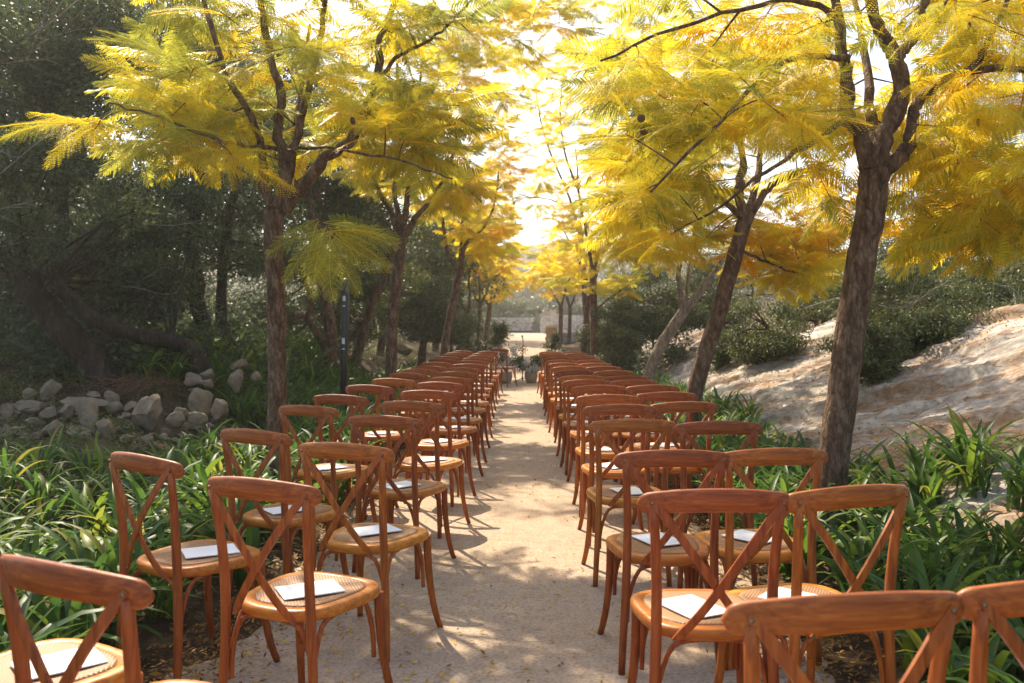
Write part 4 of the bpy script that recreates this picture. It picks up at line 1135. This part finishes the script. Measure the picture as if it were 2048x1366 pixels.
# ------------------------------------------------------------------ microphone stand
b0 = g3(-.045, 22.0); root = link('microphone_stand', None, None, b0); tag(root, 'slim black microphone stand on a tripod at the end of the aisle', 'microphone stand')
mb = MB(); mb.tube([(0, 0, .05), (0, 0, .62)], .014, 10); mb.build('lower_tube', M['black'], root)
mb = MB(); mb.tube([(0, 0, .60), (.015, 0, 1.02)], .010, 8); mb.build('upper_tube', M['black'], root)
mb = MB(); mb.tube([(0, 0, .58), (0, 0, .66)], .018, 10); mb.build('clutch', M['black'], root)
mb = MB(); mb.tube([(0, 0, .04), (0, 0, .14)], .024, 10); mb.build('hub', M['black'], root)
for a in (-10, 115, 235):
    d = Vector((math.cos(R(a)), math.sin(R(a)), 0)); mb = MB(); mb.tube([Vector((0, 0, .10)), d * .34 + Vector((0, 0, .012))], .0085, 8); lg = mb.build('leg', M['black'], root)
    mb = MB(); mb.tube([d * .325 + Vector((0, 0, .012)), d * .355 + Vector((0, 0, .010))], .013, 8); mb.build('rubber_foot', M['black'], lg)
mb = MB(); mb.tube([(.015, 0, 1.02), (.01, 0, 1.06)], .012, 8); mb.build('clip', M['black'], root)
mb = MB(); mb.tube([(.02, .02, 1.03), (.0, -.02, 1.12), (-.002, -.026, 1.13), (-.012, -.045, 1.17), (-.014, -.05, 1.18)], [.010, .014, .02, .022, .012], 12); mb.build('microphone', M['steel'], root)

# ------------------------------------------------------------------ flower arrangements
def arrangement(label, c, h, w, pot, flowers, seed, tall=0):
    root = link('flower_arrangement', None, None, c); tag(root, label, 'flowers', 'flower arrangements at the end of the aisle')
    if pot:
        mb = MB(); r, ph = pot; mb.lathe([(r * .62, 0), (r * .85, ph * .25), (r, ph * .6), (r * .92, ph * .92), (r * .98, ph), (r * .84, ph), (r * .8, ph * .9), (.01, ph * .88)], 24); mb.build('pot', M['pot'], root)
    z0 = pot[1] if pot else 0; rs = random.Random(seed); mb = MB(); cl = []
    for k in range(16):
        e = Vector((rs.uniform(-1, 1) * w, rs.uniform(-.6, .6) * w, z0 + rs.uniform(.25, 1) * h)); mb.tube([Vector((0, 0, z0 * .9)), Vector((e.x * .4, e.y * .4, z0 + (e.z - z0) * .6)), e], [.006, .005, .002], 4); cl.append((tuple(e), (.10, .10, .10)))
    for k in range(int(tall)):
        e = Vector((rs.uniform(-1.3, .1) * w * .5, 0, z0 + h + rs.uniform(0, .45) * h)); mb.tube([Vector((0, 0, z0)), e * .6, e], [.006, .005, .002], 4); cl.append((tuple(e), (.09, .09, .15)))
    mb.build('stems', M['bark'], root)
    V, F, T = leaf_cloud(cl, 2600, .06, seed); o = link('foliage', mesh_np('foliage', V, F, M['scrub_leaf'], False, T), root); o['kind'] = 'stuff'
    for k in range(flowers):
        p = Vector((rs.uniform(-.75, .75) * w, -rs.uniform(.2, .9) * w * .7, z0 + rs.uniform(.1, .75) * h)); r = rs.uniform(.035, .065)
        V, F, T = leaf_cloud([((0, 0, 0), (r, r, r * .8))], 70, r * .8, seed + k, .2, .9); link('blossom', mesh_np('blossom', V, F, M['flower'], False, T), root, p)


arrangement('pot of white blossoms and foliage beside the microphone stand', g3(.17, 21.6), .34, .30, (.17, .26), 14, 501)
arrangement('tall airy arrangement of leaves and white blossoms behind the sideways chair', g3(-.46, 21.4), .80, .46, (.17, .28), 14, 502, 18)
arrangement('leafy arrangement behind the last chairs on the slope side', g3(.86, 23.5), .60, .30, (.17, .30), 4, 503, 6)
arrangement('leafy planting behind the last chairs on the woodland side', g3(-1.6, 23.5), .55, .45, (.17, .28), 4, 504, 3)

# ------------------------------------------------------------------ far walls, pillar and gate
def stone_wall(name, label, A, B, h, th, course=.1, mat=None, cap=None):
    A, B = Vector(A), Vector(B); d = B - A; ln = d.length; ang = math.atan2(d.y, d.x)
    root = link(name, None, None, A); root.rotation_euler = (0, 0, ang); tag(root, label, 'wall')
    mb = MB(); mb.box((ln / 2, 0, h / 2 - .1), (ln, th - .06, h - .02 + .2)); mb.build('core', M['soil'], root, False)
    rs = random.Random(int(ln * 100)); mb = MB(); z = -.1
    while z < h:
        ch = course * rs.uniform(.75, 1.25); x = -rs.uniform(0, .1)
        while x < ln:
            w = course * rs.uniform(1.1, 2.6); e = rs.uniform(-.02, .02)
            mb.box((x + w / 2, -th / 2 + .05 + e, z + ch / 2 + rs.uniform(-.01, .01)), (w * .95, .16, ch * .93), rs.uniform(-.05, .05)); x += w
        z += ch
    o = mb.build('stones', mat or M['wallstone'], root, False); o['kind'] = 'stuff'
    if cap:
        mb = MB(); mb.box((ln / 2, 0, h + cap / 2 + .03), (ln + .1, th + .14, cap)); mb.build('coping', M['coping'], root, False)
    return root


def gpt(u, Y): p = at(u, 660, Y); return g3(p.x, p.y)
stone_wall('dry_stone_wall', 'lower dry-stone wall beyond the aisle on the woodland side of the gate', gpt(930, 60), gpt(1060, 61), .75, .5, .11)
stone_wall('dry_stone_wall', 'higher dry-stone wall beyond the aisle on the slope side of the gate', gpt(1087, 60), gpt(1215, 56), 1.15, .5, .11)
stone_wall('garden_wall', 'low wall with pale coping running from the stone pillar', gpt(1117, 33), gpt(1185, 36), .36, .3, .12, M['stone'], .06)
stone_wall('garden_wall', 'low brown wall at the foot of the slim trunks on the woodland side', gpt(938, 40), gpt(972, 41), .34, .3, .12, M['brick'], .05)
A = gpt(1103, 32); root = link('stone_pillar', None, None, A); tag(root, 'short warm stone pillar with pale cap beside the far path', 'pillar')
rs = random.Random(3); mb = MB(); mb.box((0, 0, .25), (.40, .40, .9)); mb.build('core', M['brick'], root, False)
for z in range(5):
    for x in range(2):
        o = MB(); o.box((-.11 + .22 * x + (.03 if z % 2 else -.03), -.205, .02 + z * .135), (.20, .05, .122)); o.build('block', M['brick'], root, False)
mb = MB(); mb.box((0, 0, .74), (.50, .50, .08)); mb.build('cap', M['coping'], root, False)
A, B = gpt(1061, 61.5), gpt(1086, 61.5); root = link('wooden_gate', None, None, A); tag(root, 'weathered wooden picket gate between the two stone walls', 'gate')
ln = (B - A).length
for k in range(9):
    mb = MB(); mb.box((ln * (k + .5) / 9, 0, .33 + .02 * (k % 2)), (ln / 9 * .78, .04, .68)); mb.build('picket', M['gatewood'], root, False)
for z in (.12, .5):
    mb = MB(); mb.box((ln / 2, .05, z), (ln, .05, .08)); mb.build('rail', M['gatewood'], root, False)

# ------------------------------------------------------------------ fallen leaves, grasses
def litter(name, label, n, seed, pos, size, mat, tl, th):
    rs = np.random.default_rng(seed); X, Y, Zs = pos(rs, n); n = len(X)
    nr = rs.normal(size=(n, 3)) * .35 + np.array([0, 0, 1]); nr /= np.linalg.norm(nr, axis=1, keepdims=True)
    a = np.cross(nr, rs.normal(size=(n, 3))); a /= np.linalg.norm(a, axis=1, keepdims=True); b = np.cross(nr, a)
    P = np.stack([X, Y, Zs], 1); s = (size * rs.uniform(.4, 1.3, n))[:, None]
    V = np.stack([P - a * s * .5, P + b * s * .2, P + a * s * .5, P - b * s * .2], 1).reshape(-1, 3)
    tag(link(name, mesh_np(name, V, np.arange(4 * n).reshape(-1, 4), mat, False, np.repeat(rs.uniform(tl, th, n), 4))), label, 'leaf litter', kind='stuff')


def on_path(rs, n):
    Y = 1.2 + 22 * rs.random(n) ** 1.5; X = rs.uniform(-1.4, 1.35, n); k = rs.random(n) < (.25 + .6 * (np.abs(X) / 1.4) ** 1.5) * (1 + 1.2 * fbm(X * 1.5, Y * 1.2, 5.0, 2))
    X, Y = X[k], Y[k]; return X, Y, terrain(X, Y) + .010
def on_rock(rs, n):
    X = rs.uniform(2.5, 6.6, n); Y = rs.uniform(3, 26, n); k = fbm(X * .9 + Y * .4, Y * .5, 3.0, 3) > -.15
    X, Y = X[k], Y[k]; return X, Y, rock_z(X, Y) + .012
def on_bed(rs, n):
    X = rs.choice([-1, 1], n) * rs.uniform(1.25, 2.7, n); Y = rs.uniform(1, 16, n); return X, Y, terrain(X, Y) + .012
litter('fallen_leaves', 'tiny yellow leaflets fallen on the sandy path', 16000, 41, on_path, .028, M['litter'], .3, 1.0)
litter('fallen_leaves', 'yellow and brown leaves fallen on the rock slope', 15000, 42, on_rock, .04, M['litter'], .05, .85)
def on_edge(rs, n):
    X = rs.choice([-1, 1], n) * (1.28 + rs.normal(0, .16, n)); Y = 1 + 9 * rs.random(n) ** 1.4; return X - .06, Y, terrain(X, Y) + .012 + .012 * rs.random(n)
litter('fallen_leaves', 'brown crumbled leaf litter along the edges of the path', 15000, 44, on_edge, .03, M['litter'], .0, .55)
litter('fallen_leaves', 'brown leaf litter under the strap-leaved plants', 9000, 43, on_bed, .045, M['litter'], .0, .5)


def tuft(label, p, h, n, seed, tl):
    rs = random.Random(seed); Vs, Fs, Ts = [], [], []; off = 0
    for i in range(n):
        v, f = SL[rs.randrange(14)]; s = h / .62 * rs.uniform(.6, 1.1)
        m = np.array((Matrix.Translation((rs.gauss(0, h * .12), rs.gauss(0, h * .12), 0)) @ Matrix.Rotation(rs.uniform(0, 6.28), 4, 'Z') @ Matrix.Rotation(rs.uniform(-.2, .3), 4, 'Y') @ Matrix.Diagonal((s, s * .45, s, 1))), np.float32)
        Vs.append(v @ m[:3, :3].T + m[:3, 3]); Fs.append(f + off); off += len(v); Ts.append(np.full(len(v), tl + rs.uniform(-.1, .1)))
    tag(link('grass_tuft', mesh_np('grass_tuft', np.concatenate(Vs), np.concatenate(Fs), M['pale_leaf'], True, np.concatenate(Ts)), None, p), label, 'grass')


q = at(2030, 640, 10.2); tuft('blue-green grass tuft on top of the rock slope at the frame edge', g3(q.x, q.y, .05), .55, 26, 61, .3)
cl = []
for k in range(120):
    y = rs_.uniform(13, 34); x = rs_.uniform(-5.5, -1.9); cl.append(((x, y, tz(x, y) + .08), (.35, .35, .14)))
V, F, T = leaf_cloud(cl, 16000, .07, 80, .1, .3)
tag(link('meadow_grass', mesh_np('meadow_grass', V, F, M['scrub_leaf'], False, np.clip(T + .3, 0, 1))), 'sunlit weeds and grass behind the woodland-side bed', 'grass', kind='stuff')

cl = []
for k in range(190):
    y = rs_.uniform(5.2, 11.5); x = rs_.uniform(-.62, -.33) * y
    if x > -2.7: continue
    cl.append(((x, y, tz(x, y) + .03), (rs_.uniform(.1, .28), rs_.uniform(.1, .25), rs_.uniform(.04, .12))))
V, F, T = leaf_cloud(cl, 30000, .036, 81, .3, .5)
tag(link('weeds', mesh_np('weeds', V, F, M['scrub_leaf'], False, T)), 'small green weeds creeping between the heaped rocks', 'weeds', kind='stuff')

# ------------------------------------------------------------------ haze
hz = bpy.data.materials.new('haze_air'); hz.use_nodes = True; nt = hz.node_tree; nt.nodes.clear()
out = nt.nodes.new('ShaderNodeOutputMaterial'); pv = nt.nodes.new('ShaderNodeVolumePrincipled')
pv.inputs['Color'].default_value = (.96, .92, .84, 1); pv.inputs['Density'].default_value = .0015; pv.inputs['Anisotropy'].default_value = .45
nt.links.new(pv.outputs[0], out.inputs['Volume'])
mb = MB(); mb.box((0, 115, 15), (190, 300, 38)); HZ = mb.build('haze', hz, None, False); tag(HZ, 'pale warm haze filling the air over the aisle', 'haze', kind='stuff')
